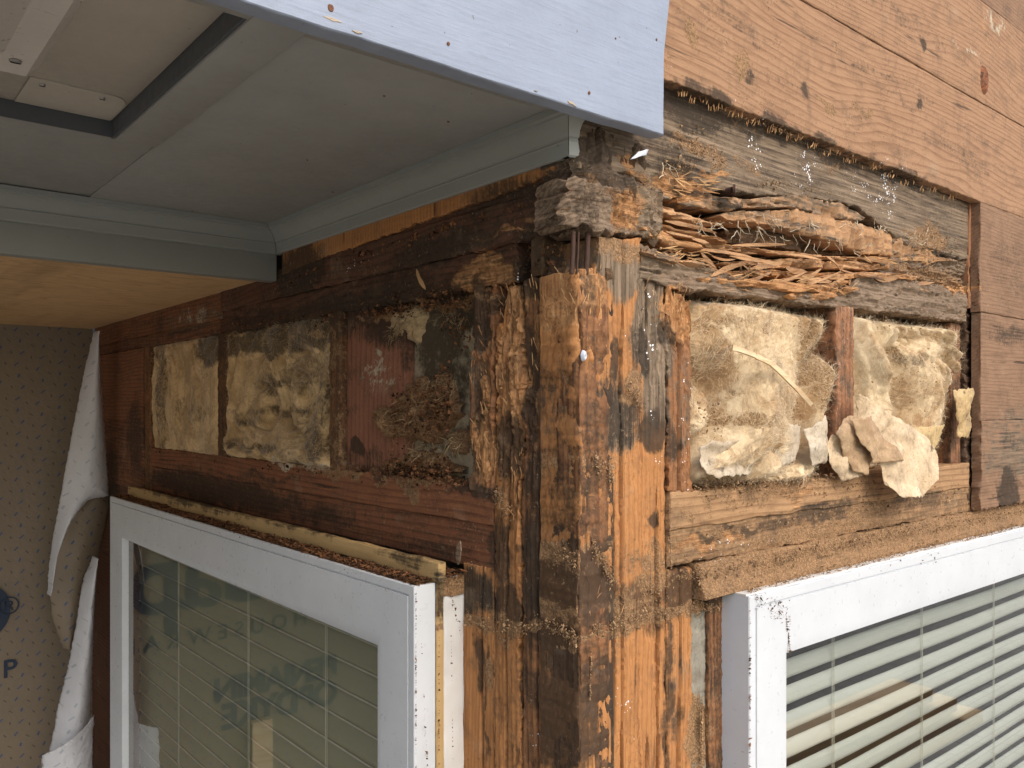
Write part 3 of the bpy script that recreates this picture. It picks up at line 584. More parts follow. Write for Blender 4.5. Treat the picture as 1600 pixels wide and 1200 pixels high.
# pale root-like strands hanging off the layers
def wisps(wl, spots, n, L, wd, sd, y0=-.003, grav=.5):
    r = random.Random(sd); Vs = []; 
    for (px, py, rx, ry) in spots:
        for _ in range(n):
            x, z = P(wl, px + r.uniform(-rx, rx), py + r.uniform(-ry, ry), y0); p = Vector((x, y0 + r.uniform(-.002, .003), z)); pts = [p.copy()]
            d = Vector((r.uniform(-1, 1), r.uniform(-.7, .1), r.uniform(-1, .7) - grav)).normalized()
            for k in range(4):
                d = (d + Vector((r.uniform(-.7, .7), r.uniform(-.5, .4), r.uniform(-.6, .5)))).normalized(); p = p + d * L / 4 * r.uniform(.6, 1.3); pts.append(p.copy())
            Vs.append(tube(pts, wd * r.uniform(.5, 1.2), 3, [1, .9, .8, .6, .3], cap=False))
    return join(Vs)
V, F, _ = wisps('R', [(1118, 352, 10, 6), (1092, 346, 4, 6), (1158, 352, 8, 10), (1205, 340, 10, 8), (1185, 360, 4, 8), (1268, 345, 6, 6), (1335, 348, 14, 5), (1372, 354, 8, 5), (1290, 378, 30, 6), (1345, 388, 20, 5), (1040, 262, 8, 10), (1420, 372, 12, 8), (1440, 372, 18, 8), (1225, 366, 30, 5)], 9, .022, .0008, 3)
mesh('pale_strands', 'R', V, F, M_paleroot, parent=hb, kind='stuff')
# chewed lumps on the outer corner of the beam
def lump(name, wl, x0, x1, z0, z1, yf, yb, mat, label, cat, sd, base, amp=.02, parent=None):
    V, F, At = slab(wl, *rz(x0, x1, z0, z1), yf, yb, res=.0022, axis='z', wob=.007, rip=.0014, rot=.022, base=base, ends=(.006, .006), ragt=.006, ragb=.006,
                    extra=lambda X, Z: amp * (fbm(X * 26, Z * 30, sd, 5) - .5) + amp * .8 * np.clip(np.abs((X - (x0 + x1) / 2) / ((x1 - x0) / 2)), 0, 1) ** 6)
    return mesh(name, wl, V, F, mat, parent=parent, attr=At, label=label, cat=cat)
lump('beam_end_block', 'R', -.014, .104, P('R', 940, 360)[1], P('R', 940, 294)[1], -.012, .06, W['header'], 'gnawed grey and orange beam end block on the corner just above the nails', 'beam end', 3, {'grey': .36, 'fresh': .34, 'mould': .36, 'rot': .55}, .012)
lump('rotten_corner_wood', 'R', -.006, .135, P('R', 950, 296)[1], P('R', 960, 214)[1], -.007, .06, W['header'], 'dark crumbling mass of wood on the corner right below the blue fascia board', 'rotten wood', 8, {'mould': .60, 'grey': .22, 'fresh': .30, 'rot': .6, 'dust': .25}, .018)
lump('rotten_corner_wood', 'R', .098, .155, P('R', 1020, 368)[1], P('R', 1020, 296)[1], -.010, .05, W['header'], 'grey knobbly crusted wood lump at the left end of the eaten layers', 'rotten wood', 12, {'grey': .9, 'rot': 1, 'dust': .35}, .016)

# ================================================================== TOP PLATE, STUDS, INSULATION, RIGHT WALL
board('top_plate', 'R', PL('R', [(1003, 385), (1060, 402), (1120, 427), (1180, 436), (1250, 452), (1330, 447), (1345, 432), (1400, 438), (1512, 449)], 0), PL('R', [(1003, 431), (1070, 452), (1180, 463), (1310, 479), (1400, 488), (1512, 502)], 0), -.003, .075, W['header'],
      'grey brown split top plate with an orange torn lip above the right insulation', 'plate', res=.003, ragt=.006, ragb=.003, rot=.02, wob=.004, base={'grey': .42, 'rot': .45, 'dust': .2, 'fresh': .22})
xs0, xs1 = PX('R', 1308), PX('R', 1335)
ZP = -.1135
board('stud', 'R', *rz(xs0, xs1, ZP + .002, .170), .0, .085, W['sheath_tall'], 'narrow brown stud standing between the two open insulation pockets on the right', 'stud', res=.003, wob=.003, ends=(.002, .001), base={'grey': .35, 'mould': .3, 'rot': .35, 'white': .3})
xs2 = PX('R', 1497)
board('stud', 'R', *rz(xs2, PX('R', 1511), ZP + .002, .172), .012, .085, W['sheath_tall'], 'thin dark stud edge closing the right insulation pocket', 'stud', res=.004, base={'mould': .45, 'rot': .3})
xt0, xt1 = PX('R', 1513), PX('R', 1532)
board('upright_strip', 'R', *rz(xt0, xt1, .205, .417), -.003, .08, W['sheath_tall'], 'clean reddish upright strip at the right end of the grey beam', 'strip', res=.004)
board('upright_strip', 'R', *rz(xt0, xt1 + .006, -.205, .2035), -.001, .08, W['sheath_tall'], 'blackened splintery upright strip between the folded paper and the brown boards', 'strip', res=.003, rot=.02, ends=(.004, .004), ragb=.006, base={'mould': .66, 'rot': .8, 'fresh': .15})
board('plate_board', 'R', *rz(PX('R', 1047), PX('R', 1514), -.1605, ZP), -.002, .085, W['plate'], 'tan plate board under the right insulation dusted with frass', 'plate', 'plates between right insulation and window', res=.003, wob=.003, ragt=.001, base={'dust': .28, 'rot': .15})
board('plate_board', 'R', *rz(PX('R', 1047), PX('R', 1530), -.210, -.162), .001, .085, W['plate'], 'darker splitting lower plate board just above the right window ledge', 'plate', 'plates between right insulation and window', res=.003, wob=.003, ragb=.002, base={'dust': .35, 'rot': .3, 'mould': .38})

def fuzz(G3, N, L, wd, sd, lift=.5, segs=4):
    r = np.random.default_rng(sd); n, m = G3.shape[:2]; i = r.integers(1, n - 1, N); j = r.integers(1, m - 1, N)
    p = G3[i, j] + r.normal(0, .0008, (N, 3)); du = G3[i + 1 - (i == n - 1), j] - G3[i - 1, j]; dv = G3[i, np.minimum(j + 1, m - 1)] - G3[i, j - 1]
    nn = np.cross(du, dv); nn /= np.linalg.norm(nn, axis=1, keepdims=True) + 1e-9; nn *= np.sign(-nn[:, 1:2] + 1e-9)
    an = 8 * np.pi * fbm(p[:, 0] * 7, p[:, 2] * 7, sd, 3) + r.normal(0, .6, N); d = np.stack([np.cos(an), 0 * an, np.sin(an)], -1)
    d = d - nn * (d * nn).sum(1, keepdims=True) + nn * (lift * r.random((N, 1)) + .06); d /= np.linalg.norm(d, axis=1, keepdims=True)
    Ls = L * r.uniform(.4, 1.4, (N, 1)) / segs; pts = [p.copy()]
    for k in range(segs):
        d = d + r.normal(0, .28, (N, 3)) + nn * (-.10 if k > 1 else .05); d /= np.linalg.norm(d, axis=1, keepdims=True); p = p + d * Ls; pts.append(p.copy())
    sdv = np.cross(d, nn); sdv /= np.linalg.norm(sdv, axis=1, keepdims=True) + 1e-9; w_ = wd * r.uniform(.5, 1.3, (N, 1)); K = segs + 1
    V = np.empty((N, K, 3, 3))
    for k in range(K):
        t_ = w_ * (1 - .8 * (k / segs) ** 2) / 2; V[:, k, 0] = pts[k] - sdv * t_; V[:, k, 1] = pts[k] + sdv * t_; V[:, k, 2] = pts[k] + nn * t_ * 1.2
    V = V.reshape(-1, 3); f = []
    for k in range(segs):
        for q in range(3): f.append((k * 3 + q, k * 3 + (q + 1) % 3, k * 3 + 3 + (q + 1) % 3, k * 3 + 3 + q))
    F = (np.array(f)[None] + (np.arange(N) * K * 3)[:, None, None]).reshape(-1, 4)
    return V, F.tolist()
def batt(name, wl, px0, px1, z0, z1, y0, amp, mat, fmat, label, sd, base=None, nf=1500, flen=.02, fw=.00035, smooth_=1.0):
    x0, x1 = PX(wl, px0), PX(wl, px1); n = int((x1 - x0) / .0026) + 2; m = int((z1 - z0) / .0026) + 2
    X, Z = np.meshgrid(np.linspace(x0, x1, n), np.linspace(z0, z1, m), indexing='ij')
    wx = X + .03 * (fbm(X * 14, Z * 14, sd, 3) - .5) * 2; wz = Z + .03 * (fbm(X * 14, Z * 14, sd + 40, 3) - .5) * 2
    e = np.minimum.reduce([(X - x0), (x1 - X), (Z - z0), (z1 - Z)]) / .03; e = np.clip(e, 0, 1)
    th = .9 + 1.4 * (fbm(X * 4, Z * 4, sd + 70, 2) - .5); p_ = X * np.cos(th) + Z * np.sin(th); q_ = -X * np.sin(th) + Z * np.cos(th)
    p_ = p_ + .04 * (fbm(X * 9, Z * 9, sd + 5, 3) - .5); q_ = q_ + .04 * (fbm(X * 9, Z * 9, sd + 6, 3) - .5)
    r1 = np.abs(2 * vn(p_ * 6, q_ * 13, 0, sd) - 1); r2 = np.abs(2 * vn(p_ * 11, q_ * 26, 3, sd + 1) - 1)
    H = 1.5 * (fbm(X * 6, Z * 6, sd + 2, 2) - .5) + 1.0 * (r1 ** .6 - .5) + .55 * (r2 ** .6 - .5) + .22 * (fbm(p_ * 30, q_ * 110, sd, 4) - .5) + .10 * (fbm(X * 120, Z * 120, sd, 3) - .5)
    e = np.clip(e * 2, 0, 1); Y = y0 - amp * smooth_ * H * (.5 + .5 * e) + amp * .6 * (1 - e) ** 2
    V = np.stack([X, Y, Z], -1).reshape(-1, 3); F = [tuple(reversed(f)) for f in grid(n, m)]
    At = field(wl, V[:, 0], V[:, 2], base)
    At[:, 0] = np.maximum(At[:, 0], .0)
    o = mesh(name, wl, V, F, mat, attr=At, label=label, cat='insulation', sharp=180, group=None)
    G3 = V.reshape(n, m, 3); V2, F2 = fuzz(G3, nf, flen, fw, sd)
    mesh('loose_fibres', wl, V2, F2, fmat, parent=o, kind='stuff')
    return o, G3
GI = 'insulation batts in the open wall pockets'
i1, _ = batt('insulation_batt', 'R', 1077, 1309, ZP - .004, .156, .018, .062, M_wool, M_fibre, 'fluffy tan insulation behind a long splinter, left pocket of the right wall', 21, {'dust': .0}, 15000, .014, .00042)
i2, _ = batt('insulation_batt', 'R', 1331, 1506, ZP - .004, .163, .016, .064, M_wool, M_fibre, 'fluffy tan insulation above the big folded paper, right pocket of the right wall', 33, {'dust': .0}, 14000, .014, .00042)
# ================================================================== CORNER POST MEMBERS
ZB = -.80
GP = 'upright corner post members'
m1t = PL('R', [(905, 423), (934, 420), (937, 374), (1000, 372)]); m1t[0] = (.0012, m1t[0][1]); x1 = PX('R', 997)
board('corner_post', 'R', m1t, [(.0012, ZB), (x1, ZB)], -.0015, .07, W['post'], 'wide orange corner post with black stains, its crusted grey top right of the nails', 'post', GP, res=.0021, axis='z', ragt=.002, rot=.016, wob=.003, ends=(.001, .003), cracks=[PX('R', 932), PX('R', 958), PX('R', 972)], base={'grey': .14, 'rot': .3, 'mould': .14})
board('corner_post', 'R', *vpx('R', 1003.5, 1043, 431, ZB), .002, .07, W['post'], 'grey topped upright, wavy orange grain below, just right of the wide corner post', 'post', GP, res=.0021, axis='z', ragt=.006, rot=.016, wob=.004, ends=(.002, .002), cracks=[PX('R', 1014), PX('R', 1030)], base={'rot': .3, 'mould': .08})
board('corner_post', 'R', PL('R', [(1046, 456), (1052, 452), (1060, 470), (1068, 462), (1079, 485)]), [(PX('R', 1046), P('R', 1060, 766)[1]), (PX('R', 1079), P('R', 1060, 768)[1])], -.004, .06, W['post_brown'], 'short splinter topped upright speckled with white paint beside the left insulation pocket', 'post', GP, res=.0021, axis='z', ragt=.014, rot=.02, wob=.004, ends=(.003, .003), cracks=[PX('R', 1062)], base={'rot': .4, 'grey': .2})
board('wood_offcut', 'R', *vpx('R', 1000.5, 1004, 376, 431), .008, .05, W['post_brown'], 'small brown offcut wedged left of the split top plate', 'wood block', res=.003, ragt=.003, base={'mould': .35, 'rot': .5})
board('trimmer', 'R', *vpx('R', 1045, 1083, 893, ZB), .001, .06, W['post'], 'orange brown upright under the plates, left of the pale grey seam', 'post', GP, res=.0025, axis='z', ragt=.006, rot=.014, wob=.003, cracks=[PX('R', 1064)], base={'mould': .16, 'rot': .3})
m, t, b = newmat('grey_sealant'); nb = NB(t); co = nb.coord(); gv = nb.v('MULTIPLY', co, (60, 60, 12)); n = nb.noise(co, 20, 5, .6)
col, h, _ = weather(nb, nb.mix(n, (.36, .34, .27), (.15, .13, .10)), co, gv, n); nb.lk(col, b.inputs['Base Color']); b.inputs['Roughness'].default_value = 1; b.inputs['Specular IOR Level'].default_value = .03; nb.lk(nb.bump(h, .6, .002), b.inputs['Normal']); M_seal = m
board('sealant_strip', 'R', *vpx('R', 1085, 1113, 925, ZB), .010, .05, M_seal, 'pale grey weathered strip between the orange upright and the right window', 'strip', res=.003, ragt=.004, rot=.012, wob=.003, base={'rot': .3, 'mould': .15})
board('trimmer', 'R', *vpx('R', 1113.5, 1134, 905, ZB), .004, .06, W['post_brown'], 'dark brown upright directly against the white right window frame', 'post', GP, res=.003, ragt=.004, base={'mould': .42, 'rot': .3, 'grey': .3})
board('window_ledge', 'R', [(PX('R', 1088), -.2125), (1.95, -.2125)], [(PX('R', 1088), -.2585), (1.95, -.2585)], -.006, .06, W['plate'], 'frass covered brown head ledge on top of the right window', 'ledge', res=.0035, rot=.012, wob=.003, base={'dust': .86, 'rot': .4, 'mould': .15}, extra=lambda X, Z: -.014 * np.clip((-.2125 - Z) / .046, 0, 1))
# left faces
GL = 'uprights on the left side of the corner'
board('corner_post', 'L', PL('L', [(862, 432), (868, 421), (904, 423)]), [(PX('L', 862), ZB), (PX('L', 904), ZB)], -.001, .05, W['post_brown'], 'dark mouldy upright forming the left side of the corner edge', 'post', GL, res=.0021, axis='z', ragt=.003, rot=.016, wob=.003, ends=(.003, .001), cracks=[PX('L', 880)], base={'mould': .40, 'rot': .35})
board('corner_post', 'L', PL('L', [(814, 440), (830, 433), (859, 428)]), [(PX('L', 814), ZB), (PX('L', 859), ZB)], .001, .05, W['post_brown'], 'upright with a long pale orange gnawed scar, second left of the corner edge', 'post', GL, res=.0021, axis='z', ragt=.005, rot=.022, wob=.005, ends=(.004, .004), cracks=[PX('L', 838)], base={'mould': .38, 'rot': .25})
board('corner_post', 'L', PL('L', [(771, 510), (782, 500), (785, 447), (809, 443)]), [(PX('L', 771), ZB), (PX('L', 805), ZB)], -.001, .05, W['post'], 'brown upright with shredded orange surface, third left of the corner edge', 'post', GL, res=.0021, axis='z', ragt=.006, rot=.022, wob=.005, ends=(.003, .005), cracks=[PX('L', 790)], base={'mould': .26, 'rot': .25})
board('corner_post', 'L', PL('L', [(737, 462), (745, 450), (768, 447)]), [(PX('L', 735), P('L', 750, 764)[1]), (PX('L', 768.5), P('L', 750, 768)[1])], -.004, .05, W['post_brown'], 'short dark upright with a torn orange foot beside the mouldy plaster pocket', 'post', GL, res=.0021, axis='z', ragt=.008, rot=.022, wob=.005, ends=(.004, .004), base={'mould': .3, 'rot': .3})
board('trimmer', 'L', *vpx('L', 723, 768, 885, ZB), .001, .05, W['post'], 'clean red brown upright right beside the left window jamb', 'post', GL, res=.0025, axis='z', ragt=.003, cracks=[PX('L', 752)], base={'mould': .10, 'rot': .2})
V, F, At = slab('L', [(PX('L', 770), .17), (-.002, .17)], [(PX('L', 770), ZB), (-.002, ZB)], .04, .06, res=.006, base={'mould': .85, 'dust': .3, 'rot': .6}, rot=.02)  # frass, plus a near-black tone that paints the shade of the gaps
mesh('backing_board', 'L', V, F, W['post_dark'], attr=At, label='frass filled wood darkened with painted shade in the gaps between the corner uprights', cat='board')
V, F, At = slab('R', *rz(.012, .286, ZB, .19), .052, .066, res=.008, base={'mould': .8, 'rot': .6}, rot=.02)  # added dark backing, its black stands for the shade in the gaps
mesh('backing_board', 'R', V, F, W['post_dark'], attr=At, label='backing wood blackened with painted shade in the gaps between the uprights right of the corner', cat='board')
# ================================================================== NAILS AT THE CORNER
GN = 'rusty nails standing between block and post'
for i, (px, r, lb) in enumerate([(893, .0028, 'left thick rusty nail between the block and the post top'), (901, .0013, 'thin rusty nail, middle of the three below the gnawed block'), (915.5, .0033, 'right thick rusty nail between the block and the post top')]):
    a = W3('R', px + 3, 362, .002); c = W3('R', px, 428, .004)
    V, F = tube([a, tuple((np.array(a) + np.array(c)) / 2 + [.0006, 0, 0]), c], r, 8); V2, F2 = tube([(c[0], c[1], c[2] + .002), c], r, 8)
    mesh('nail', 'R', V, F, M_iron, label=lb, cat='nail', group=GN)
a = W3('R', 1145, 297, -.008); V, F = tube([(a[0], a[1] + .02, a[2]), a], .005, 10); V2, F2 = tube([(a[0], a[1], a[2]), (a[0] + .002, a[1] - .003, a[2])], .008, 10)
V, F, _ = join([(V, F), (V2, F2)]); mesh('bolt_head', 'R', V, F, M_iron, label='black iron bolt head stuck in the grey beam by the torn orange patch', cat='bolt')

# ================================================================== PLANKS AND PLATES, LEFT WALL
GQ = 'horizontal planks on the left wall'
z1t = .305
board('plank', 'L', [(PX('L', 446), z1t), (-.035, z1t)], PL('L', [(446, 427), (500, 405), (560, 384), (620, 362), (700, 333), (780, 305), (876, 268)]), -.007, .01, W['post'], 'thin bright orange wedge of wood right under the grey crown moulding', 'plank', GQ, res=.004, ragb=.003, rot=.006, base={'mould': .16, 'rot': .2})
board('plank', 'L', *rz(PX('L', 452), -.012, .2735, .306), 0, .05, W['reddark'], 'dark red plank immediately under the orange wedge of wood', 'plank', GQ, res=.004, ragb=.002, base={'mould': .35, 'rot': .3})
board('plank', 'L', *rz(PX('L', 347), -.014, .2185, .271), -.004, .05, W['reddark'], 'dark plank with tiny white flecks and nail scars, level with the gnawed block', 'plank', GQ, res=.004, ragb=.003, rot=.012, base={'mould': .30, 'rot': .2})
board('plank', 'L', *rz(PX('L', 347), PX('L', 801), .168, .216), .002, .05, W['reddark'], 'mouldy plank with a chewed bright orange patch, just above the left wall pockets', 'plank', GQ, res=.0035, ragb=.006, rot=.016, base={'mould': .36, 'rot': .3})
board('plank', 'L', *rz(PX('L', 148), PX('L', 345), .200, .262), 0, .05, W['red'], 'short red brown plank along the plywood soffit in the far corner', 'plank', GQ, res=.006, base={'mould': .3, 'grey': .25, 'rot': .2})
board('plank', 'L', *rz(PX('L', 149), PX('L', 345), .170, .198), -.004, .05, W['red'], 'thin plank above the far pale insulation pocket', 'plank', GQ, res=.006, ragb=.003, base={'mould': .42, 'rot': .3})
board('plank', 'L', *rz(PX('L', 150), PX('L', 226), -.031, .166), -.008, .05, W['red'], 'brown sheathing piece with a pale smudge behind the tip of the white housewrap', 'plank', GQ, res=.006, base={'mould': .2, 'grey': .3})
board('plank', 'L', *rz(PX('L', 150), PX('L', 226), -.228, -.033), -.006, .05, W['red'], 'dark red sheathing piece above the far corner of the left window', 'plank', GQ, res=.006, base={'mould': .38})
board('stud', 'L', *rz(PX('L', 227), PX('L', 235), -.225, .168), -.002, .05, W['post_brown'], 'thin dark stud edge left of the far pale insulation pocket', 'stud', res=.005, base={'mould': .42})
board('stud', 'L', *rz(PX('L', 339), PX('L', 354), -.108, .168), .0, .05, W['post_brown'], 'narrow blackened stud between the two insulation pockets on the left wall', 'stud', res=.004, wob=.004, base={'mould': .55, 'rot': .4, 'grey': .3})
board('stud', 'L', *rz(PX('L', 514), PX('L', 528), -.108, .168), .0, .05, W['post_brown'], 'narrow mouldy stud left of the red board', 'stud', res=.004, wob=.004, base={'mould': .5, 'rot': .4, 'dust': .4})
board('plate_board', 'L', *rz(PX('L', 235), PX('L', 768), -.157, -.1085), 0, .06, W['red'], 'red brown plate board under the left wall pockets with frass on its top edge', 'plate', 'plates above the left window', res=.0035, ragt=.003, wob=.002, base={'mould': .14, 'rot': .15})
board('plate_board', 'L', *rz(PX('L', 235), PX('L', 767), -.222, -.1595), .003, .06, W['red'], 'darker lower plate board directly above the left window head', 'plate', 'plates above the left window', res=.0035, wob=.002, base={'mould': .30, 'rot': .15})
V, F, At = slab('L', *rz(PX('L', 770), -.036, .16, .275), .035, .06, res=.004, base={'mould': .75, 'rot': .8}, rot=.03)  # blackened to paint the shade of the cavity behind the nails
mesh('backing_board', 'L', V, F, W['post_dark'], attr=At, label='dark backing painted as the shade deep behind the rusty nails', cat='board')
i3, _ = batt('insulation_batt', 'L', 234, 341, -.112, .172, .004, .014, M_woolwarm, M_fibrew, 'smooth pale insulation batt in the far left pocket', 41, {'mould': .12}, 2500, .014, .0005, .8)
i4, _ = batt('insulation_batt', 'L', 352, 518, -.112, .172, .006, .030, M_woolwarm, M_fibrew, 'mould blackened insulation batt left of the red board', 47, {'mould': .06}, 6000, .014, .0005)
M_plas = newmat('mouldy_plaster')[0]; t = M_plas.node_tree; nb = NB(t); co = nb.coord(); n = nb.noise(co, 12, 5, .6)
col, h, _ = weather(nb, nb.mix(n, (.44, .355, .23), (.31, .25, .165)), co, nb.v('MULTIPLY', co, (40, 40, 40)), n, smear=.4, checks=0.0); b = t.nodes['Principled BSDF']
nb.lk(col, b.inputs['Base Color']); b.inputs['Roughness'].default_value = 1; b.inputs['Specular IOR Level'].default_value = .03; nb.lk(nb.bump(h, .7, .003), b.inputs['Normal'])
board('plaster_panel', 'L', *rz(PX('L', 610), PX('L', 742), -.112, .17), .035, .06, M_plas, 'grey plaster back covered in black mould behind the debris nest', 'plaster', res=.0035, rot=.012, rip=.001, base={'mould': .08})
board('lath_board', 'L', *rz(PX('L', 529), PX('L', 618), -.112, .17), .016, .034, W['redup'], 'smooth red board with a chalky white smear, left of the mouldy plaster', 'board', res=.004, base={'mould': .12})

# ---- crumbs, flakes and fibres
def crumbs(strips, sd, smin=.0006, smax=.0026, wl='R', flat=.7, elong=1.25):
    r = np.random.default_rng(sd); V = []; F = []; c = 0
    octa = np.array([(1, 0, 0), (-1, 0, 0), (0, 1, 0), (0, -1, 0), (0, 0, 1), (0, 0, -1)], float)
    fc = [(0, 2, 4), (2, 1, 4), (1, 3, 4), (3, 0, 4), (2, 0, 5), (1, 2, 5), (3, 1, 5), (0, 3, 5)]
    for s in strips:
        (pa, qa, pb, qb, spx, y0, ysp, n) = s
        clump = r.random(max(3, n // 25))
        for _ in range(n):
            if r.random() < .5: sz_k = .55
            else: sz_k = 1.0
            u = (clump[r.integers(len(clump))] + r.normal(0, .03)) % 1 if r.random() < .55 else r.random()
            px, py = pa + (pb - pa) * u, qa + (qb - qa) * u + r.normal(0, spx)
            y = y0 + r.uniform(-ysp, ysp); x, z = P(wl, px, py, y); sz = (smin + (smax - smin) * r.random() ** 3) * sz_k
            M = r.normal(size=(3, 3)); q, _ = np.linalg.qr(M); sc = np.array([elong * r.uniform(.7, 1.5), 1, flat]) * sz
            V.append((octa * (1 + r.uniform(-.45, .45, (6, 1))) * sc) @ q.T + (x, y, z)); F += [tuple(i + c for i in f) for f in fc]; c += 6
    return np.concatenate(V), F
def pile(name, wl, strips, sd, mat, label, cat='debris', **kw):
    V, F = crumbs(strips, sd, wl=wl, **kw); return mesh(name, wl, V, F, mat, smooth=False, label=label, cat=cat, kind='stuff')
pile('frass', 'R', [(1050, 905, 1400, 838, 5, -.012, .012, 1500), (1400, 838, 1600, 800, 4, -.014, .012, 1100), (1180, 880, 1600, 790, 7, -.010, .010, 1900), (1090, 905, 1180, 888, 5, -.008, .008, 260)], 1, M_frass, 'heap of tan termite frass on the ledge above the right window', smax=.0022)
pile('frass', 'R', [(1085, 765, 1300, 742, 6, -.004, .008, 900), (1300, 745, 1380, 770, 12, -.004, .006, 260), (1100, 780, 1400, 750, 9, -.0025, .002, 420), (1100, 840, 1500, 770, 9, -.002, .002, 500)], 2, M_frass, 'loose frass along the plate under the right insulation pockets', smax=.0024)
pile('frass', 'R', [(920, 990, 1010, 960, 6, -.004, .003, 420), (1010, 962, 1130, 945, 6, -.004, .004, 420), (925, 850, 960, 905, 9, -.004, .003, 320), (925, 720, 960, 745, 9, -.004, .003, 220), (980, 600, 1003, 640, 6, -.005, .004, 240), (1002, 930, 1043, 915, 14, -.002, .002, 160), (1045, 780, 1049, 890, 2, -.002, .003, 220), (1097, 1100, 1097, 1200, 8, .005, .004, 380), (925, 1000, 922, 1090, 4, -.003, .002, 160)], 3, M_frass, 'frass crusted in an arc over the corner uprights', smax=.0022)
pile('frass', 'L', [(775, 985, 860, 975, 7, -.004, .003, 300), (860, 980, 903, 1000, 6, -.003, .003, 260), (725, 965, 775, 985, 6, -.003, .003, 240), (808, 990, 810, 1200, 4, .012, .006, 900), (806, 800, 808, 980, 2.5, .010, .006, 260), (770, 770, 800, 800, 8, -.004, .003, 160), (862, 860, 900, 880, 12, -.003, .002, 160)], 4, M_frass, 'frass caught in the groove and across the left corner uprights', smax=.0024)
pile('frass', 'R', [(1120, 545, 1290, 520, 30, -.006, .006, 350), (1150, 660, 1260, 640, 16, -.006, .006, 420), (1090, 650, 1140, 655, 18, -.006, .005, 160), (1360, 610, 1480, 600, 36, -.008, .006, 360), (1350, 500, 1500, 520, 10, .0, .006, 200), (1095, 755, 1200, 750, 7, -.004, .006, 300)], 5, M_frass, 'frass crumbs sprinkled over the right insulation', smax=.002)
pile('frass', 'R', [(1440, 360, 1500, 395, 16, -.003, .002, 260), (1410, 430, 1510, 440, 9, -.003, .003, 260), (1060, 215, 1130, 250, 14, -.003, .002, 180), (1040, 255, 1090, 262, 8, -.004, .003, 120), (1010, 395, 1330, 455, 6, -.004, .006, 420), (1110, 165, 1500, 300, 3, -.014, .008, 420), (1180, 285, 1300, 300, 6, -.003, .002, 160)], 6, M_frass, 'frass and wood dust stuck to the grey beam', smax=.0024)
pile('debris', 'L', [(530, 741, 730, 757, 5, .012, .012, 1300), (236, 706, 530, 741, 4, .004, .006, 600), (620, 740, 700, 750, 10, .006, .01, 500)], 7, M_frassd, 'brown debris lying on the plate at the foot of the left wall pockets', smax=.0042)
pile('debris', 'L', [(560, 490, 735, 470, 5, .006, .012, 700), (360, 512, 540, 490, 5, .004, .010, 420), (560, 470, 770, 452, 4, -.001, .003, 220), (690, 500, 735, 520, 14, .02, .01, 300), (440, 440, 880, 300, 5, -.004, .004, 500), (790, 400, 880, 400, 18, .01, .01, 260)], 8, M_frassd, 'dark debris hanging along the top of the left wall pockets', smax=.0036)

# debris nest on the plaster
def blob(wl, cx, cz, rx, rzz, y0, h, sd, n=70):
    u = np.linspace(-1, 1, n); X, Z = np.meshgrid(u, u, indexing='ij'); d = np.sqrt(X ** 2 + Z ** 2); k = 1 + .5 * (fbm(X * 2.2, Z * 2.2, sd, 4) - .5) * 2
    hh = np.clip(1 - (d / .85 / k) ** 2, -0.4, 1); hh = np.where(hh > 0, np.sqrt(np.abs(hh)), hh)
    Y = y0 - h * hh * (.45 + .9 * ridge(X * 4, Z * 4, sd, 4)) 
    V = np.stack([cx + X * rx, Y, cz + Z * rzz], -1).reshape(-1, 3)
    F = [tuple(reversed(f)) for f in grid(n, n) if V[list(f), 1].min() < y0 + .002]
    return V, F, np.tile(np.array([[.35, .85, 0, 0, 0, .6, 0]]), (len(V), 1))
nest = []
for (px, py, rx, ry, h, sd) in ((660, 640, 52, 44, .030, 1), (625, 660, 34, 26, .034, 2), (690, 625, 30, 34, .020, 3), (650, 728, 62, 20, .026, 4), (716, 690, 16, 20, .012, 5)):
    cx, cz = P('L', px, py, .03); nest.append(blob('L', cx, cz, abs(P('L', px + rx, py, .03)[0] - cx) * 1.25, abs(P('L', px, py + ry, .03)[1] - cz) * 1.25, .036, h, sd))
V, F, At = join(nest)
nst = mesh('debris_nest', 'L', V, F, W['post_brown'], attr=At, label='brown clumpy insect nest of chewed debris stuck on the mouldy plaster', cat='nest', sharp=180)
V, F = crumbs([(610, 655, 705, 630, 24, .008, .012, 1500), (600, 735, 705, 730, 9, .008, .010, 700)], 9, wl='L', smin=.001, smax=.0042)
mesh('nest_crumbs', 'L', V, F, M_frassd, parent=nst, smooth=False, kind='stuff')
V, F, _ = wisps('L', [(630, 640, 30, 20), (690, 610, 20, 20), (660, 700, 20, 14), (710, 690, 12, 16)], 40, .02, .0006, 8, y0=.004)
mesh('nest_strands', 'L', V, F, M_fibred, parent=nst, kind='stuff')
# wool tuft at the top of the plaster pocket
cx, cz = P('L', 628, 505, .02); V, F, At = blob('L', cx, cz, .055, .035, .034, .02, 12, 50); At[:] = [.15, .25, 0, 0, 0, 0, 0]
tf = mesh('insulation_tuft', 'L', V, F, M_wooldark, attr=At, label='small tan tuft of wool hanging at the top of the mouldy plaster', cat='insulation', sharp=180)
V, F, _ = wisps('L', [(628, 505, 18, 12), (614, 520, 8, 12), (700, 495, 30, 8)], 26, .02, .0005, 9, y0=.012); mesh('wool_strands', 'L', V, F, M_fibred, parent=tf, kind='stuff')

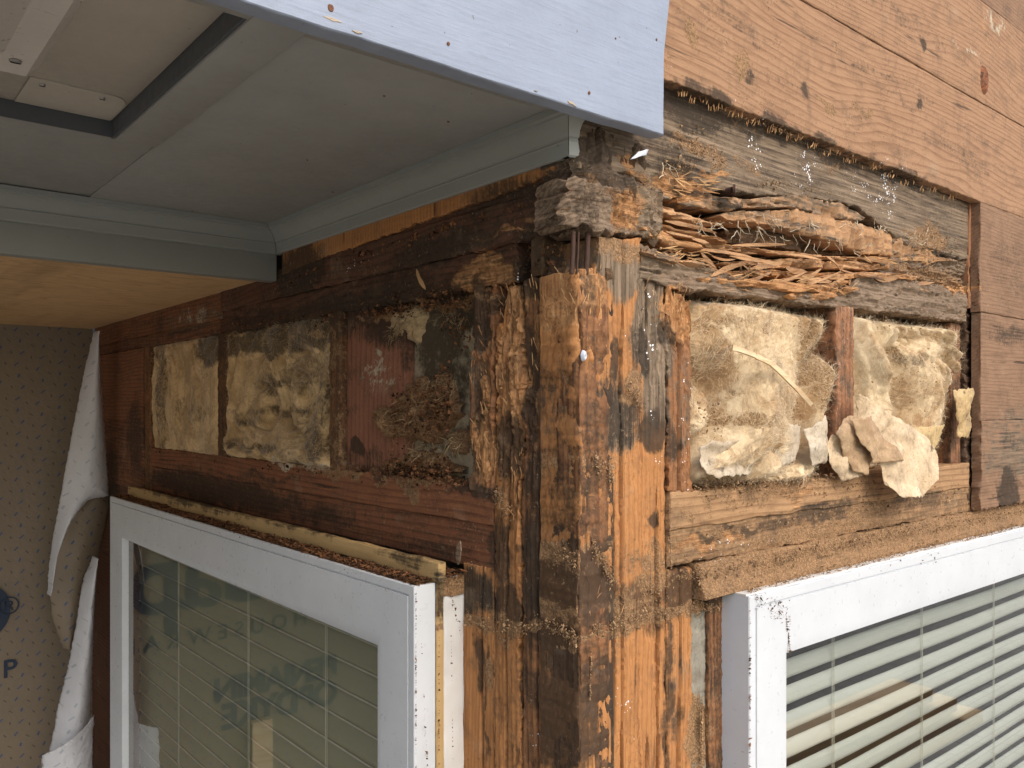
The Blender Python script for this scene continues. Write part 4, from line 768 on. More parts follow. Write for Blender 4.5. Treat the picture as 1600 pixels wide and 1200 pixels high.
# frayed strands and flakes over the seams (right wall and posts)
def scatter_splinters(name, wl, areas, sd, mat, label, n, L0, L1, w0, vertical=True, y0=-.003):
    r = random.Random(sd); Vs = []
    for (px, py, rx, ry) in areas:
        for i in range(n):
            x, z = P(wl, px + r.uniform(-rx, rx), py + r.uniform(-ry, ry), y0); L = r.uniform(L0, L1); a = (math.pi / 2 if vertical else 0) + r.gauss(0, .35)
            p = Vector((x, y0, z)); q = p + Vector((math.cos(a) * L, -abs(r.gauss(0, .25)) * L, math.sin(a) * L))
            Vs.append(ribbon(p, q, w0 * r.uniform(.4, 1.2), .0005, r.randrange(9999), L * .04, 4))
    V, F, _ = join(Vs); return mesh(name, wl, V, F, mat, label=label, cat='splinters', kind='stuff')
scatter_splinters('loose_splinters', 'L', [(790, 560, 16, 90), (845, 520, 16, 80), (752, 690, 14, 50), (885, 470, 14, 40), (800, 470, 18, 30), (808, 760, 8, 60), (750, 560, 14, 60)], 3, M_straw, 'small orange splinters standing off the gnawed uprights left of the corner', 12, .004, .016, .0012)
scatter_splinters('loose_splinters', 'R', [(925, 480, 18, 60), (1060, 490, 16, 40), (1066, 458, 14, 12), (1020, 470, 14, 40), (960, 930, 40, 30)], 4, M_straw, 'small splinters standing off the uprights right of the corner', 10, .004, .014, .0011)
scatter_splinters('loose_splinters', 'R', [(1180, 440, 70, 14), (1290, 440, 40, 12), (1060, 400, 40, 12), (1080, 288, 30, 12), (1400, 400, 60, 20)], 5, M_straw, 'thin splinters sticking out of the eaten beam', 34, .008, .03, .0016, False, -.002)

scatter_splinters('loose_splinters', 'R', [(1060 + 30 * q, 150 + 11.6 * q, 14, 2) for q in range(15)], 6, M_straw, 'ragged wood hairs hanging in the gap under the long pine board', 9, .004, .012, .0014, True, -.014)
# ================================================================== TORN PAPER
def sheet(wl, left, right, y0, bulge, sd, crump=.004, rag=.003, nu=None, curl=0.0):
    l = [P(wl, q[0], q[1], y0) for q in left]; r_ = [P(wl, q[0], q[1], y0) for q in right]
    def samp(pl, k):
        d = np.concatenate([[0], np.cumsum([math.dist(pl[i], pl[i + 1]) for i in range(len(pl) - 1)])]) if False else np.linspace(0, 1, len(pl)); t_ = np.linspace(0, 1, k)
        return np.interp(t_, d, [q[0] for q in pl]), np.interp(t_, d, [q[1] for q in pl])
    H_ = abs(l[0][1] - l[-1][1]) + .02; k = max(12, int(H_ / .0035)); nu = nu or max(14, int(max(abs(np.array(l)[:, 0].max() - np.array(r_)[:, 0].min()), abs(np.array(r_)[:, 0].max() - np.array(l)[:, 0].min())) / .0035))
    k = min(k, 240); nu = min(nu, 90)
    lx, lz = samp(l, k); rx, rz_ = samp(r_, k); u = np.linspace(0, 1, nu)
    X = lx[:, None] * (1 - u) + rx[:, None] * u; Z = lz[:, None] * (1 - u) + rz_[:, None] * u; Vv = np.repeat(np.linspace(0, 1, k)[:, None], nu, 1); U = np.repeat(u[None], k, 0)
    e = np.clip(np.minimum.reduce([U, 1 - U, Vv, 1 - Vv]) / .06, 0, 1)
    X = X + rag * (1 - e) * (fbm(Z * 150, X * 150, sd, 4) - .5) * 2; Z = Z + rag * (1 - e) * (fbm(X * 150, Z * 150, sd + 4, 4) - .5) * 2
    Y = y0 - bulge * np.sin(np.pi * U) ** .8 - curl * Vv ** 2
    rr_ = random.Random(sd); wx = X + .02 * (fbm(X * 12, Z * 12, sd, 2) - .5); wz = Z + .02 * (fbm(X * 12, Z * 12, sd + 2, 2) - .5)
    for q in range(7):
        a_ = rr_.uniform(0, 3.14); fq = rr_.choice((9, 14, 20, 30, 44)); ph = rr_.random(); t_ = (wx * math.cos(a_) + wz * math.sin(a_)) * fq + ph
        Y = Y - crump * 9 / fq * (np.abs(2 * (t_ - np.floor(t_)) - 1) - .5) * sstep(.4, .6, fbm(X * 8 + q * 5, Z * 8, sd + q, 2))
    Y = Y - crump * .5 * (ridge(X * 90, Z * 70, sd, 3) - .5)
    V = np.stack([X, Y, Z], -1).reshape(-1, 3); return V, [tuple(reversed(f)) for f in grid(k, nu)], field(wl, V[:, 0], V[:, 2], None) * np.array([.6, .2, 0, 0, 0, 0, 0])
def paper(name, c1, c2):
    m, t, b = newmat(name); nb = NB(t); co = nb.coord(); n = nb.noise(co, 16, 6, .65, .8); n2 = nb.noise(co, 120, 4, .7); cr = nb.vor(nb.v('ADD', co, nb.v('MULTIPLY', nb.noise(co, 20, 3, .5, 0, True), (.04, .04, .04))), 30, 'DISTANCE_TO_EDGE')
    col = nb.mix(nb.mr(n, .35, .65), c1, c2); col = nb.mix(nb.mr(cr, 0, .04, .12, 0), col, tuple(q * .6 for q in c2)); col = nb.mix(nb.mr(n2, .5, .75, 0, .3), col, tuple(q * .6 for q in c2))
    col, h, _ = weather(nb, col, co, nb.v('MULTIPLY', co, (60, 60, 60)), nb.m('ADD', nb.m('MULTIPLY', n, 2.0), n2))
    nb.lk(col, b.inputs['Base Color']); b.inputs['Roughness'].default_value = .75; nb.lk(nb.bump(h, .5, .002), b.inputs['Normal']); return m
M_pap1 = paper('cream_paper', (.70, .54, .35), (.56, .40, .23)); M_pap2 = paper('brown_paper', (.50, .34, .19), (.36, .22, .11)); M_pap3 = paper('yellow_paper', (.58, .42, .20), (.44, .29, .12)); M_pap4 = paper('white_paper', (.60, .51, .38), (.44, .34, .22))
def pap(mat, label, left, right, y0, bulge, sd, **kw):
    V, F, At = sheet('R', left, right, y0, bulge, sd, **kw); return mesh('torn_paper', 'R', V, F, mat, attr=At, label=label, cat='paper', solid=.0004, sharp=180)
pap(M_pap1, 'largest crumpled cream paper flap with a dark round hole hanging over the right plate', [(1336, 616), (1342, 650), (1354, 690), (1366, 722), (1374, 756), (1390, 775)], [(1352, 624), (1408, 658), (1446, 686), (1461, 712), (1452, 748), (1428, 774)], -.030, .006, 61, crump=.006, rag=.004, curl=.02)
pap(M_pap2, 'brown folded paper fold left of the largest cream flap', [(1318, 652), (1304, 676), (1318, 706), (1334, 738)], [(1338, 648), (1348, 684), (1364, 716), (1356, 742)], -.030, .006, 62, crump=.008)
pap(M_pap1, 'pale paper flap hanging lowest on the left against the plate', [(1300, 678), (1292, 700), (1298, 722), (1320, 752)], [(1312, 684), (1328, 708), (1342, 728), (1348, 740)], -.022, .004, 63, crump=.009)
pap(M_pap2, 'grey brown inner paper layer lying on the largest cream flap', [(1330, 655), (1342, 690), (1366, 724)], [(1362, 650), (1388, 690), (1412, 718)], -.044, .004, 64, crump=.007)
pap(M_pap3, 'small yellow paper corner right of the largest cream flap', [(1424, 668), (1440, 690), (1452, 708)], [(1474, 664), (1468, 684), (1458, 706)], -.018, .003, 65, crump=.008)
pap(M_pap3, 'upright yellow torn strip at the right end of the right insulation pocket', [(1490, 610), (1492, 645), (1496, 682)], [(1521, 606), (1517, 650), (1512, 684)], -.014, .004, 66, crump=.010, rag=.006)
pap(M_pap4, 'wide whitish torn paper scrap at the bottom left of the left insulation pocket', [(1112, 690), (1098, 704), (1100, 730), (1112, 746)], [(1186, 688), (1198, 706), (1192, 730), (1170, 742)], -.018, .004, 67, crump=.010, rag=.006)
pap(M_pap4, 'narrow whitish paper scrap in the middle of the left insulation pocket floor', [(1204, 668), (1208, 700), (1216, 728)], [(1248, 664), (1250, 700), (1236, 722)], -.019, .003, 68, crump=.010, rag=.006)
pap(M_pap4, 'whitish wool backed scrap beside the middle stud on the right wall', [(1256, 672), (1258, 700), (1264, 728)], [(1290, 650), (1294, 690), (1290, 722)], -.020, .004, 69, crump=.011, rag=.005)
hx, hz = P('R', 1412, 748, -.05); V, F = disc(hx, hz, .009, .008, -.0505, .0012, 9)
mesh('paper_stain', 'R', V, F, M_hole, parent=[o for o in SC.objects if o.name == 'torn_paper'][0]) if False else None
m, t, b = newmat('pale_splinter'); b.inputs['Base Color'].default_value = (.52, .31, .15, 1); b.inputs['Roughness'].default_value = .8
pts = [W3('R', 1144, 543, -0.038), W3('R', 1180, 556, -0.048), W3('R', 1205, 568, -0.052), W3('R', 1235, 598, -0.052), W3('R', 1268, 632, -0.040)]
Vs = [ribbon(pts[i], pts[i + 1], .007, .003, 80 + i, .001, 5, taper=False) for i in range(4)] + [ribbon(pts[0], pts[2], .003, .001, 87, .004)]
V, F, _ = join(Vs); mesh('long_splinter', 'R', V, F, W['lumber'], label='long pale diagonal splinter lying across the left insulation pocket of the right wall', cat='splinter')
a_, b_ = W3('L', 651, 421, -.006), W3('L', 664, 452, -.014); V, F = ribbon(a_, b_, .006, .0015, 5, .003); mesh('long_splinter', 'L', V, F, M_straw, label='orange splinter sticking down from the dark planks left of the chewed patch', cat='splinter')
a_, b_ = W3('L', 716, 882, -.03), W3('L', 718, 846, -.04); V, F = ribbon(a_, b_, .010, .002, 6, .003); mesh('long_splinter', 'L', V, F, W['header'], label='grey pointed splinter standing at the right end of the left window head', cat='splinter')

# ================================================================== WINDOWS
def ring(x0, x1, z0, z1, prof):
    V = []; n = len(prof)
    for (cx, cz, sx, sz) in ((x0, z0, 1, 1), (x1, z0, -1, 1), (x1, z1, -1, -1), (x0, z1, 1, -1)):
        for d, y in prof: V.append((cx + sx * d, y, cz + sz * d))
    F = []
    for k in range(4):
        a0 = k * n; b0 = ((k + 1) % 4) * n
        for i in range(n - 1): F.append((a0 + i, a0 + i + 1, b0 + i + 1, b0 + i)[::-1])
    return np.array(V, float), [tuple(reversed(f)) for f in F]
m, t, b = newmat('window_glass'); t.nodes.remove(b); nb = NB(t); out = t.nodes['Material Output']
tr = t.nodes.new('ShaderNodeBsdfTransparent'); tr.inputs[0].default_value = (.91, .92, .905, 1); gl = t.nodes.new('ShaderNodeBsdfGlossy'); gl.inputs['Roughness'].default_value = .004; gl.inputs[0].default_value = (1, 1, .98, 1)
fr = None
co = nb.coord(); nb.lk(nb.bump(nb.noise(co, 2.0, 2), .008, .02), gl.inputs['Normal'])
mx = t.nodes.new('ShaderNodeMixShader'); geo = t.nodes.new('ShaderNodeNewGeometry'); dt = t.nodes.new('ShaderNodeVectorMath'); dt.operation = 'DOT_PRODUCT'; t.links.new(geo.outputs['Incoming'], dt.inputs[0]); t.links.new(geo.outputs['Normal'], dt.inputs[1])
sch = nb.m('POWER', nb.m('SUBTRACT', 1.0, nb.m('ABSOLUTE', dt.outputs['Value'])), 3.5); nb.lk(nb.m('MULTIPLY', nb.m('ADD', nb.m('MULTIPLY', sch, .80), .09, 0, True), nb.m('SUBTRACT', 1.0, geo.outputs['Backfacing'])), mx.inputs[0]); t.links.new(tr.outputs[0], mx.inputs[1]); t.links.new(gl.outputs[0], mx.inputs[2]); t.links.new(mx.outputs[0], out.inputs[0]); M_glass = m
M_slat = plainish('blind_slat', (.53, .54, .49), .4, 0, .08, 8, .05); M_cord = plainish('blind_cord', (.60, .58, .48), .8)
M_slatg = plainish('blind_slat_shaded', (.27, .29, .20), .45, 0, .08, 8, .05)  # darker copy of the slat colour with the shade painted in
def blind(name, wl, x0, x1, z0, z1, y, pitch, hgt, dy, label, mat, cords, edge=None):
    o = thing(name, wl, ((x0 + x1) / 2, y, z0), label, 'blind'); z = z1; i = 0
    while z > z0:
        # a slightly crowned slat: front edge low, back edge high
        V = []; F = []; k = 6; nx = 14; xs = np.linspace(x0, x1, nx)
        for q in range(k):
            t_ = q / (k - 1); 
            for xx in xs: V.append((xx, y + dy * t_ - .003 * math.sin(math.pi * t_), z - hgt + hgt * t_ + .0015 * math.sin(xx * 7 + i)))
        for q in range(k - 1):
            for j in range(nx - 1): F.append((q * nx + j, q * nx + j + 1, q * nx + nx + j + 1, q * nx + nx + j))
        mesh('slat', wl, V, F, mat, parent=o, solid=.0022, sharp=60)
        if edge: bx = tube([(x0, y - .002, z - hgt + .0015 * math.sin(x0 * 7 + i)), (x1, y - .002, z - hgt + .0015 * math.sin(x1 * 7 + i))], .0016, 5); mesh('slat_edge', wl, bx[0], bx[1], edge, parent=o)  # pale tube paints the glint of light along the slat edge
        z -= pitch; i += 1
    for cx in cords:
        for dd in (0, .006):
            V, F = tube([(cx + dd, y - .006, z0), (cx + dd, y - .006, z1)], .0007, 5); mesh('cord', wl, V, F, M_cord, parent=o)
    return o
# right window
RX0, RX1, RZ1, RZ0 = .288, 2.0, -.260, -1.35
dz = RZ1 - P('R', 1228, 1012, -.03)[1]; dx = P('R', 1228, 1012, -.03)[0] - RX0; dw = (dx + dz) / 2
wr = thing('window', 'R', ((RX0 + RX1) / 2, 0, RZ0), 'white vinyl window with open green tinted blinds, on the right wall below the frass ledge', 'window')
prof = [(0, .02), (0, -.0385), (.0012, -.040), (.0145, -.040), (.0152, -.0375), (.0168, -.0375), (.0175, -.0405), (dw * .8, -.0405), (dw - .003, -.037), (dw, -.018)]
V, F = ring(RX0, RX1, RZ0, RZ1, prof); mesh('frame', 'R', V, F, M_vinyl, parent=wr, sharp=25)
V, F = box(RX0 + dw - .002, RX1 - dw + .002, -.020, -.0165, RZ0 + dw - .002, RZ1 - dw + .002)
mesh('pane', 'R', V, F, M_glass, parent=wr, smooth=False)
V, F, At = slab('R', *rz(RX0 + .001, RX1, RZ1 - .0004, RZ1 + .0012), -.036, .0, res=.01); mesh('paint_edge', 'R', V, F, M_white, parent=wr, attr=At)
# left window
LX1 = P('L', 722, 912)[0]; LZ1 = P('L', 643, 915, -.08)[1]; LX0 = PX('L', 172, -.08); LZ0 = -1.35
dz = LZ1 - P('L', 590, 1000, -.07)[1]; dx = LX1 - P('L', 590, 1000, -.07)[0]; dw2 = (dx + dz) / 2
wl_ = thing('window', 'L', ((LX0 + LX1) / 2, 0, LZ0), 'white vinyl window reflecting printed housewrap, on the shaded left wall', 'window')
prof = [(0, -.046), (0, -.0785), (.0014, -.080), (.013, -.080), (.0137, -.0775), (.0153, -.0775), (.016, -.0805), (dw2 * .78, -.0815), (dw2 - .003, -.076), (dw2, -.060)]
V, F = ring(LX0, LX1, LZ0, LZ1, prof); mesh('frame', 'L', V, F, M_vinyl, parent=wl_, sharp=25)
V, F = box(LX0 + dw2 - .002, LX1 - dw2 + .002, -.062, -.058, LZ0 + dw2 - .002, LZ1 - dw2 + .002); mesh('pane', 'L', V, F, M_glass, parent=wl_, smooth=False)
board('batten', 'L', *rz(LX1 - .014, LX1 + .001, LZ0, LZ1 + .001), -.0455, -.0335, W['tanup'], None, None, parent=wl_, res=.004, wob=.001) if False else None
V, F, At = slab('L', *rz(LX1 - .05, LX1 + .0015, LZ0, LZ1 + .002), -.0455, -.0335, res=.006); mesh('wood_packing', 'L', V, F, W['tanup'], parent=wl_, attr=At)
V, F, At = slab('L', *rz(LX1 - .05, LX1 - .0005, LZ0, LZ1 + .004), -.0325, .004, res=.005, wob=.002); mesh('jamb_board', 'L', V, F, M_white, parent=wl_, attr=At)
zt_, zb_ = P('L', 633, 868, -.047)[1], P('L', 633, 889, -.047)[1]
V, F, At = slab('L', *rz(LX0 + .05, LX1 + .010, zb_ - .004, zt_), -.048, -.036, res=.004, wob=.002); mesh('head_batten', 'L', V, F, W['tanboard'], parent=wl_, attr=At)
V, F, At = slab('L', *rz(LX0 + .05, LX1 + .001, LZ1 - .02, LZ1 + .0045), -.034, .003, res=.006); mesh('head_board', 'L', V, F, W['plate'], parent=wl_, attr=At + np.array([.4, .7, 0, 0, 0, 0, 0]))
V, F = box(LX0 + .002, LX1 - .004, -.076, -.047, LZ1 - .004, LZ1 + .0006); mesh('head_fill', 'L', V, F, W['post_dark'], parent=wl_, smooth=False)
# debris lying on the left window head (scattered in wall space)
def ledge_crumbs(wl, x0, x1, y0, y1, z, n, sd, smin, smax, hmax=.006, elong=3.0):
    r = np.random.default_rng(sd); V = []; F = []; c = 0
    octa = np.array([(1, 0, 0), (-1, 0, 0), (0, 1, 0), (0, -1, 0), (0, 0, 1), (0, 0, -1)], float); fc = [(0, 2, 4), (2, 1, 4), (1, 3, 4), (3, 0, 4), (2, 0, 5), (1, 2, 5), (3, 1, 5), (0, 3, 5)]
    for _ in range(n):
        x = r.uniform(x0, x1); hh = hmax * float(fbm([x * 12], [0.], sd, 3)[0]) * 1.6
        sz = smin + (smax - smin) * r.random() ** 2; q, _ = np.linalg.qr(r.normal(size=(3, 3))); q = q * np.array([[1], [1], [.5]])
        V.append((octa * np.array([elong * r.uniform(.5, 1.4), 1, .6]) * sz) @ q.T + (x, r.uniform(y0, y1), z + r.uniform(0, hh))); F += [tuple(i + c for i in f) for f in fc]; c += 6
    return np.concatenate(V), F
V, F = ledge_crumbs('L', LX0 + .03, LX1 - .003, -.077, -.049, LZ1 + .001, 5200, 5, .0008, .003); mesh('wood_flakes', 'L', V, F, M_frassd, smooth=False, label='brown wood flakes lying on the head of the left window in front of the tan batten', cat='debris', kind='stuff')
V, F = ledge_crumbs('L', -1.0, LX1 + .01, -.034, .0, LZ1 + .006, 3600, 6, .0008, .003, .012); mesh('wood_flakes', 'L', V, F, M_frassd, smooth=False, label='brown wood flakes heaped behind the tan batten of the left window', cat='debris', kind='stuff')
V, F = ledge_crumbs('R', .30, 1.95, -.034, -.004, RZ1 + .0015, 5000, 7, .0005, .0022, .010, 1.5); mesh('frass', 'R', V, F, M_frass, smooth=False, label='tan frass spilling onto the white head of the right window', cat='debris', kind='stuff')
zt_r = RZ1 - .012
blind('window_blind', 'R', RX0 + .03, RX1 - .03, -1.3, RZ1 - .055, .03, .0435, .0275, .004, 'horizontal slatted blind with dark gaps behind the right window glass', M_slat, [.42, .62, .95, 1.3, 1.65])
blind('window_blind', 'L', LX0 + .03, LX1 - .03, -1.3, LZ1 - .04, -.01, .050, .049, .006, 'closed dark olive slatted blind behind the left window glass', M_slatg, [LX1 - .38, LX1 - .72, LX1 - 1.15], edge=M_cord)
# inside of the house: closed dark room
m = plainish('room_wall', (.16, .14, .12), .9)
V1 = box(.10, 4.0, .10, 4.0, -EYE + .1, .9)
# openings at the windows: build the shell from slabs
parts = []
parts.append(box(.095, .105, .095, 4.0, -EYE + .05, -1.36)); parts.append(box(.105, 4.0, .095, .105, -EYE + .05, -1.36))
parts.append(box(.095, .105, .095, 4.0, -.215, 1.2)); parts.append(box(.105, 4.0, .095, .105, -.215, 1.2))
parts.append(box(.095, .105, .095, -LX1 + .0, -1.36, -.215)); parts.append(box(.105, RX0 + .01, .095, .105, -1.36, -.215))
parts.append(box(3.995, 4.0, .1, 4.0, -EYE, 1.2)); parts.append(box(.1, 4.0, 3.995, 4.0, -EYE, 1.2)); parts.append(box(.1, 4.0, .1, 4.0, 1.2, 1.21)); parts.append(box(.1, 4.0, .1, 4.0, -EYE + .01, -EYE + .05))
parts.append(box(1.98, 4.0, .095, .105, -1.36, -.215))
V, F, _ = join([(p[0], p[1]) for p in parts]); mesh('house_interior', 'R', V, F, m, smooth=False, kind='structure')
# walls below the visible part
board('wall_boarding', 'R', *rz(.0, 2.9, -EYE, -1.352), -.004, .09, W['sheath_dark'], 'board wall below the right window', 'wall', res=.04)
board('wall_boarding', 'L', *rz(-2.27, -.003, -EYE, -1.352), -.004, .09, W['red'], 'board wall below the left window', 'wall', res=.04)
board('wall_boarding', 'R', *rz(.0, .286, -1.350, ZB - .002), -.003, .09, W['post_dark'], 'lower corner boarding right of the corner below the frame', 'wall', res=.03)
board('wall_boarding', 'L', *rz(LX1 + .002, -.003, -1.350, ZB - .002), -.003, .09, W['post_dark'], 'lower corner boarding left of the corner below the frame', 'wall', res=.03)
board('wall_boarding', 'L', *rz(-2.27, LX0 - .001, -1.350, -.23), -.003, .09, W['reddark'], 'dark boards between the left window and the far inner corner', 'wall', res=.02)

# ================================================================== SOFFIT, BULKHEAD, CROWN, FASCIA
ZS = .350; T1 = .838; T2 = -PX('L', 145); XF = P('R', 1037, 210, -.045)[0]; XL = -3.4
fxa, fya = Hh(180, 215, ZS)                      # inner corner of the recess
gs = 'painted soffit panels'
def plain(name, parts, mat, label=None, cat=None, parent=None, group=None, wl='R', kind=None, sharp=35):
    V, F, _ = join([(p[0], p[1]) for p in parts]); return mesh(name, wl, V, F, mat, parent=parent, label=label, cat=cat, group=group, kind=kind, sharp=sharp)
sx = fxa + .052
sf = thing('soffit', 'R', ((fxa + 0) / 2, T1 / 2, ZS), 'grey painted soffit of flat panels around a dark edged recess, above the shaded left wall', 'soffit')
plain('panel', [box(sx, -.001, .012, T1, ZS, ZS + .012, .0008)], M_soffit, parent=sf)
plain('panel', [box(XL, sx - .0008, fya, T1, ZS + .0015, ZS + .012, .0008)], M_soffit, parent=sf)
plain('batten', [box(fxa, sx - .001, -.005, fya - .0005, ZS - .0035, ZS + .012, .001)], M_soffit, parent=sf)
plain('batten', [box(XL, XF - .004, -.024, .011, ZS - .002, ZS + .012, .001)], M_soffit, parent=sf)
plain('soffit_batten', [box(-.03, XF - .004, .0105, .0, ZS - .002, ZS + .012)], M_soffit) if False else None
# recess
hrec = .020
plain('recess', [box(fxa - .004, fxa - .0005, -.02, fya + .0035, ZS - .001, ZS + .045), box(XL, fxa - .004, fya - .003, fya + .0035 - .004, ZS - .0012, ZS + .045)], M_recess, parent=sf)
plain('roof_deck', [box(XL, XF - .02, -.02, T2 + .5, ZS + .06, ZS + .30)], M_soffit, 'soffit framing above the panels', 'roof')
# cream fixture: plate, tray with bevelled edge, cover strip, screws
cf = thing('ceiling_fixture', 'R', (fxa - .3, fya - .2, ZS), 'cream metal fixture with slotted screws recessed in the dark edged soffit opening', 'fixture')
zc = ZS + hrec
mesh('base_plate', 'R', *box(XL, fxa - .0045, -.018, fya - .0035, zc, zc + .004, .0008), M_cream, parent=cf)
tx, ty = Hh(43, 118, zc - .018)
def tray(x0, x1, y0, y1, zt, zb, ins):
    V = [(x0, y0, zt), (x1, y0, zt), (x1, y1, zt), (x0, y1, zt), (x0, y0, zb), (x1 - ins, y0, zb), (x1 - ins, y1 - ins, zb), (x0, y1 - ins, zb)]
    F = [(1, 5, 6, 2), (2, 6, 7, 3), (4, 7, 6, 5)]; return np.array(V, float), F
V, F = tray(XL, tx + .014, -.018, ty + .014, zc - .0005, zc - .020, .016); mesh('tray', 'R', V, F, M_creamlit, parent=cf, smooth=False)
tx2, ty2 = Hh(8, 20, zc - .030)
V, F = tray(XL, tx - .03, -.018, ty - .055, zc - .020, zc - .042, .03); mesh('tray_dome', 'R', V, F, M_creamlit, parent=cf, smooth=False)
# curved edge of the cover strip
cpts = [Hh(q[0], q[1], zc - .0012) for q in ((47, 120), (80, 127), (120, 137), (160, 146), (182, 151), (193, 156), (197, 164))]
yb_ = fya - .006
V = []; F = []
for (cx, cy) in cpts: V += [(cx, cy, zc - .0002), (cx, cy, zc - .0016), (cx, yb_, zc - .0016)]
cx, cy = cpts[-1]; n_ = len(cpts)
F = [(i * 3 + k, i * 3 + k + 1, i * 3 + 4 + k, i * 3 + 3 + k) for i in range(n_ - 1) for k in (0, 1)]
mesh('cover_strip', 'R', V, F, M_cream, parent=cf, smooth=False)
def screw(px, py, z, r=.0045, parent=cf):
    cx, cy = Hh(px, py, z); V = []; n = 14
    for rr, dz_ in ((r, 0), (r, -.0008), (r * .75, -.0018), (0.0001, -.0021)):
        for j in range(n): V.append((cx + rr * math.cos(2 * math.pi * j / n), cy + rr * math.sin(2 * math.pi * j / n), z + dz_))
    F = [tuple(reversed((i * n + j, i * n + (j + 1) % n, (i + 1) * n + (j + 1) % n, (i + 1) * n + j))) for i in range(3) for j in range(n)]
    o = mesh('screw', 'R', V, F, M_steel, parent=parent); b_ = box(cx - r * .8, cx + r * .8, cy - r * .13, cy + r * .13, z - .0025, z - .0018); mesh('screw_slot', 'R', b_[0], b_[1], M_hole, parent=o)
screw(24, 95, zc - .0205, .0058); screw(66, 132, zc - .0018, .0035); screw(160, 153, zc - .0018, .0035); screw(163, 190, zc - .0002, .0035); screw(3, 42, zc - .0205, .0055)
# crown moulding profile: (distance out from wall, z)
CP = [(.0, .300), (.0105, .300), (.0125, .302), (.0145, .317), (.0155, .3185), (.0150, .3205), (.0180, .322), (.0215, .3285), (.0275, .3345), (.0340, .3380), (.0360, .3385), (.0365, .341), (.0420, .3420), (.0425, .3497), (.0, .3497)]
def extr(prof, pts, closed=False):
    V = []; F = []; n = len(prof)
    for f_ in pts:
        for d, z in prof: V.append(f_(d, z))
    for i in range(len(pts) - 1):
        for j in range(n): F.append((i * n + j, i * n + (j + 1) % n, (i + 1) * n + (j + 1) % n, (i + 1) * n + j))
    F += [tuple(range(n))[::-1], tuple((len(pts) - 1) * n + j for j in range(n))]
    return np.array(V, float), F
V, F = extr(CP, [lambda d, z: (-d, T1 - d, z), lambda d, z: (-d, .55, z), lambda d, z: (-d, .25, z), lambda d, z: (-d, -d * 1.0 + .018, z)])
mesh('crown_moulding', 'R', V, F, M_trim, label='grey crown moulding along the top of the shaded left wall', cat='moulding', sharp=25)
V, F = extr([(q[0], q[1] + .0) for q in CP], [lambda d, z: (XL, T1 - d, z), lambda d, z: (-1.2, T1 - d, z), lambda d, z: (-d - .001, T1 - d, z)])
mesh('crown_moulding', 'R', V, F, M_trim, label='grey crown moulding along the bulkhead to the left of the inner corner', cat='moulding', sharp=25)
V, F = extr(CP, [lambda d, z: (-d, .017 - d, z), lambda d, z: (-.012, .017 - d, z + .0), lambda d, z: (.004 - (z - .3) * .35, .014 - d, z)])
mesh('crown_moulding', 'R', V, F, M_trim, label='short broken mitred end of crown moulding catching daylight beside the rotten corner', cat='moulding', sharp=25)
plain('bulkhead', [box(-1.62, -.006, T1, T1 + .03, .249, .3495, .0015)], M_trim, 'grey painted bulkhead board hanging below the soffit, right of its butt joint', 'bulkhead')
plain('bulkhead', [box(XL, -1.6215, T1, T1 + .03, .249, .3495, .0015)], M_trim, 'grey painted bulkhead board at the left edge, left of the butt joint', 'bulkhead')
plain('plywood_soffit', [box(XL, -.0, T1 + .031, T2 + .02, .2605, .275)], W['ply'], 'raw yellow plywood soffit behind the grey bulkhead', 'plywood')
fa = thing('fascia_board', 'R', (-1, -.04, ZS), 'pale blue grey painted fascia board with rusty nail spots and a ragged right end', 'fascia')
xf1 = [(XL, .80), (XF + .012, .80)]
V, F, At = slab('R', [(XL, .80), (XF, .80)], [(XL, P('R', 1037, 210, -.045)[1]), (XF, P('R', 1037, 210, -.045)[1])], -.045, -.0235, res=.008, wob=.0012, rip=.0004, extra=None)
msk = (V[:, 0] > XF - .02); V[msk, 0] += .018 * sstep(.42, .56, V[msk, 2])
mesh('board', 'R', V, F, M_fascia, parent=fa, attr=At)
M_rust = plainish('rust_spot', (.16, .07, .035), .9, 0, .4, 200); M_chip = plainish('bare_chip', (.45, .36, .26), .8, 0, .3, 100)
for (px, py, r) in ((517, 12, .0035), (701, 68, .002), (921, 145, .0022), (1026, 62, .0016), (962, 60, .0012)):
    cx, cz = P('R', px, py, -.0455); V, F = disc(cx, cz, r, r * 1.1, -.0455, .0006, int(px)); mesh('nail_hole', 'R', V, F, M_rust, parent=fa)
for (px, py, rx, ry) in ((520, 30, .010, .002), (895, 162, .006, .002), (560, 50, .006, .0012), (838, 142, .004, .001)):
    cx, cz = P('R', px, py, -.0455); V, F = disc(cx, cz, rx, ry, -.0452, .0005, int(px) + 3, 24, 4, .8); mesh('paint_chip', 'R', V, F, M_chip, parent=fa)
M_pwhite = plainish('flaked_paint', (.62, .66, .72), .6, 0, .1)
V, F, At = sheet('R', [(996, 238), (986, 248)], [(1013, 233), (1010, 242)], -.030, .003, 71, rag=.002); mesh('paint_flake', 'R', V, F, M_pwhite, attr=At, label='pale blue flake of paint hanging under the right tip of the fascia', cat='paint flake', solid=.0008)
V, F = disc(*P('R', 913, 556, -.004), .0035, .007, -.004, .003, 44); mesh('putty_blob', 'R', V, F, M_pwhite, label='white blob of putty on the corner post', cat='putty')

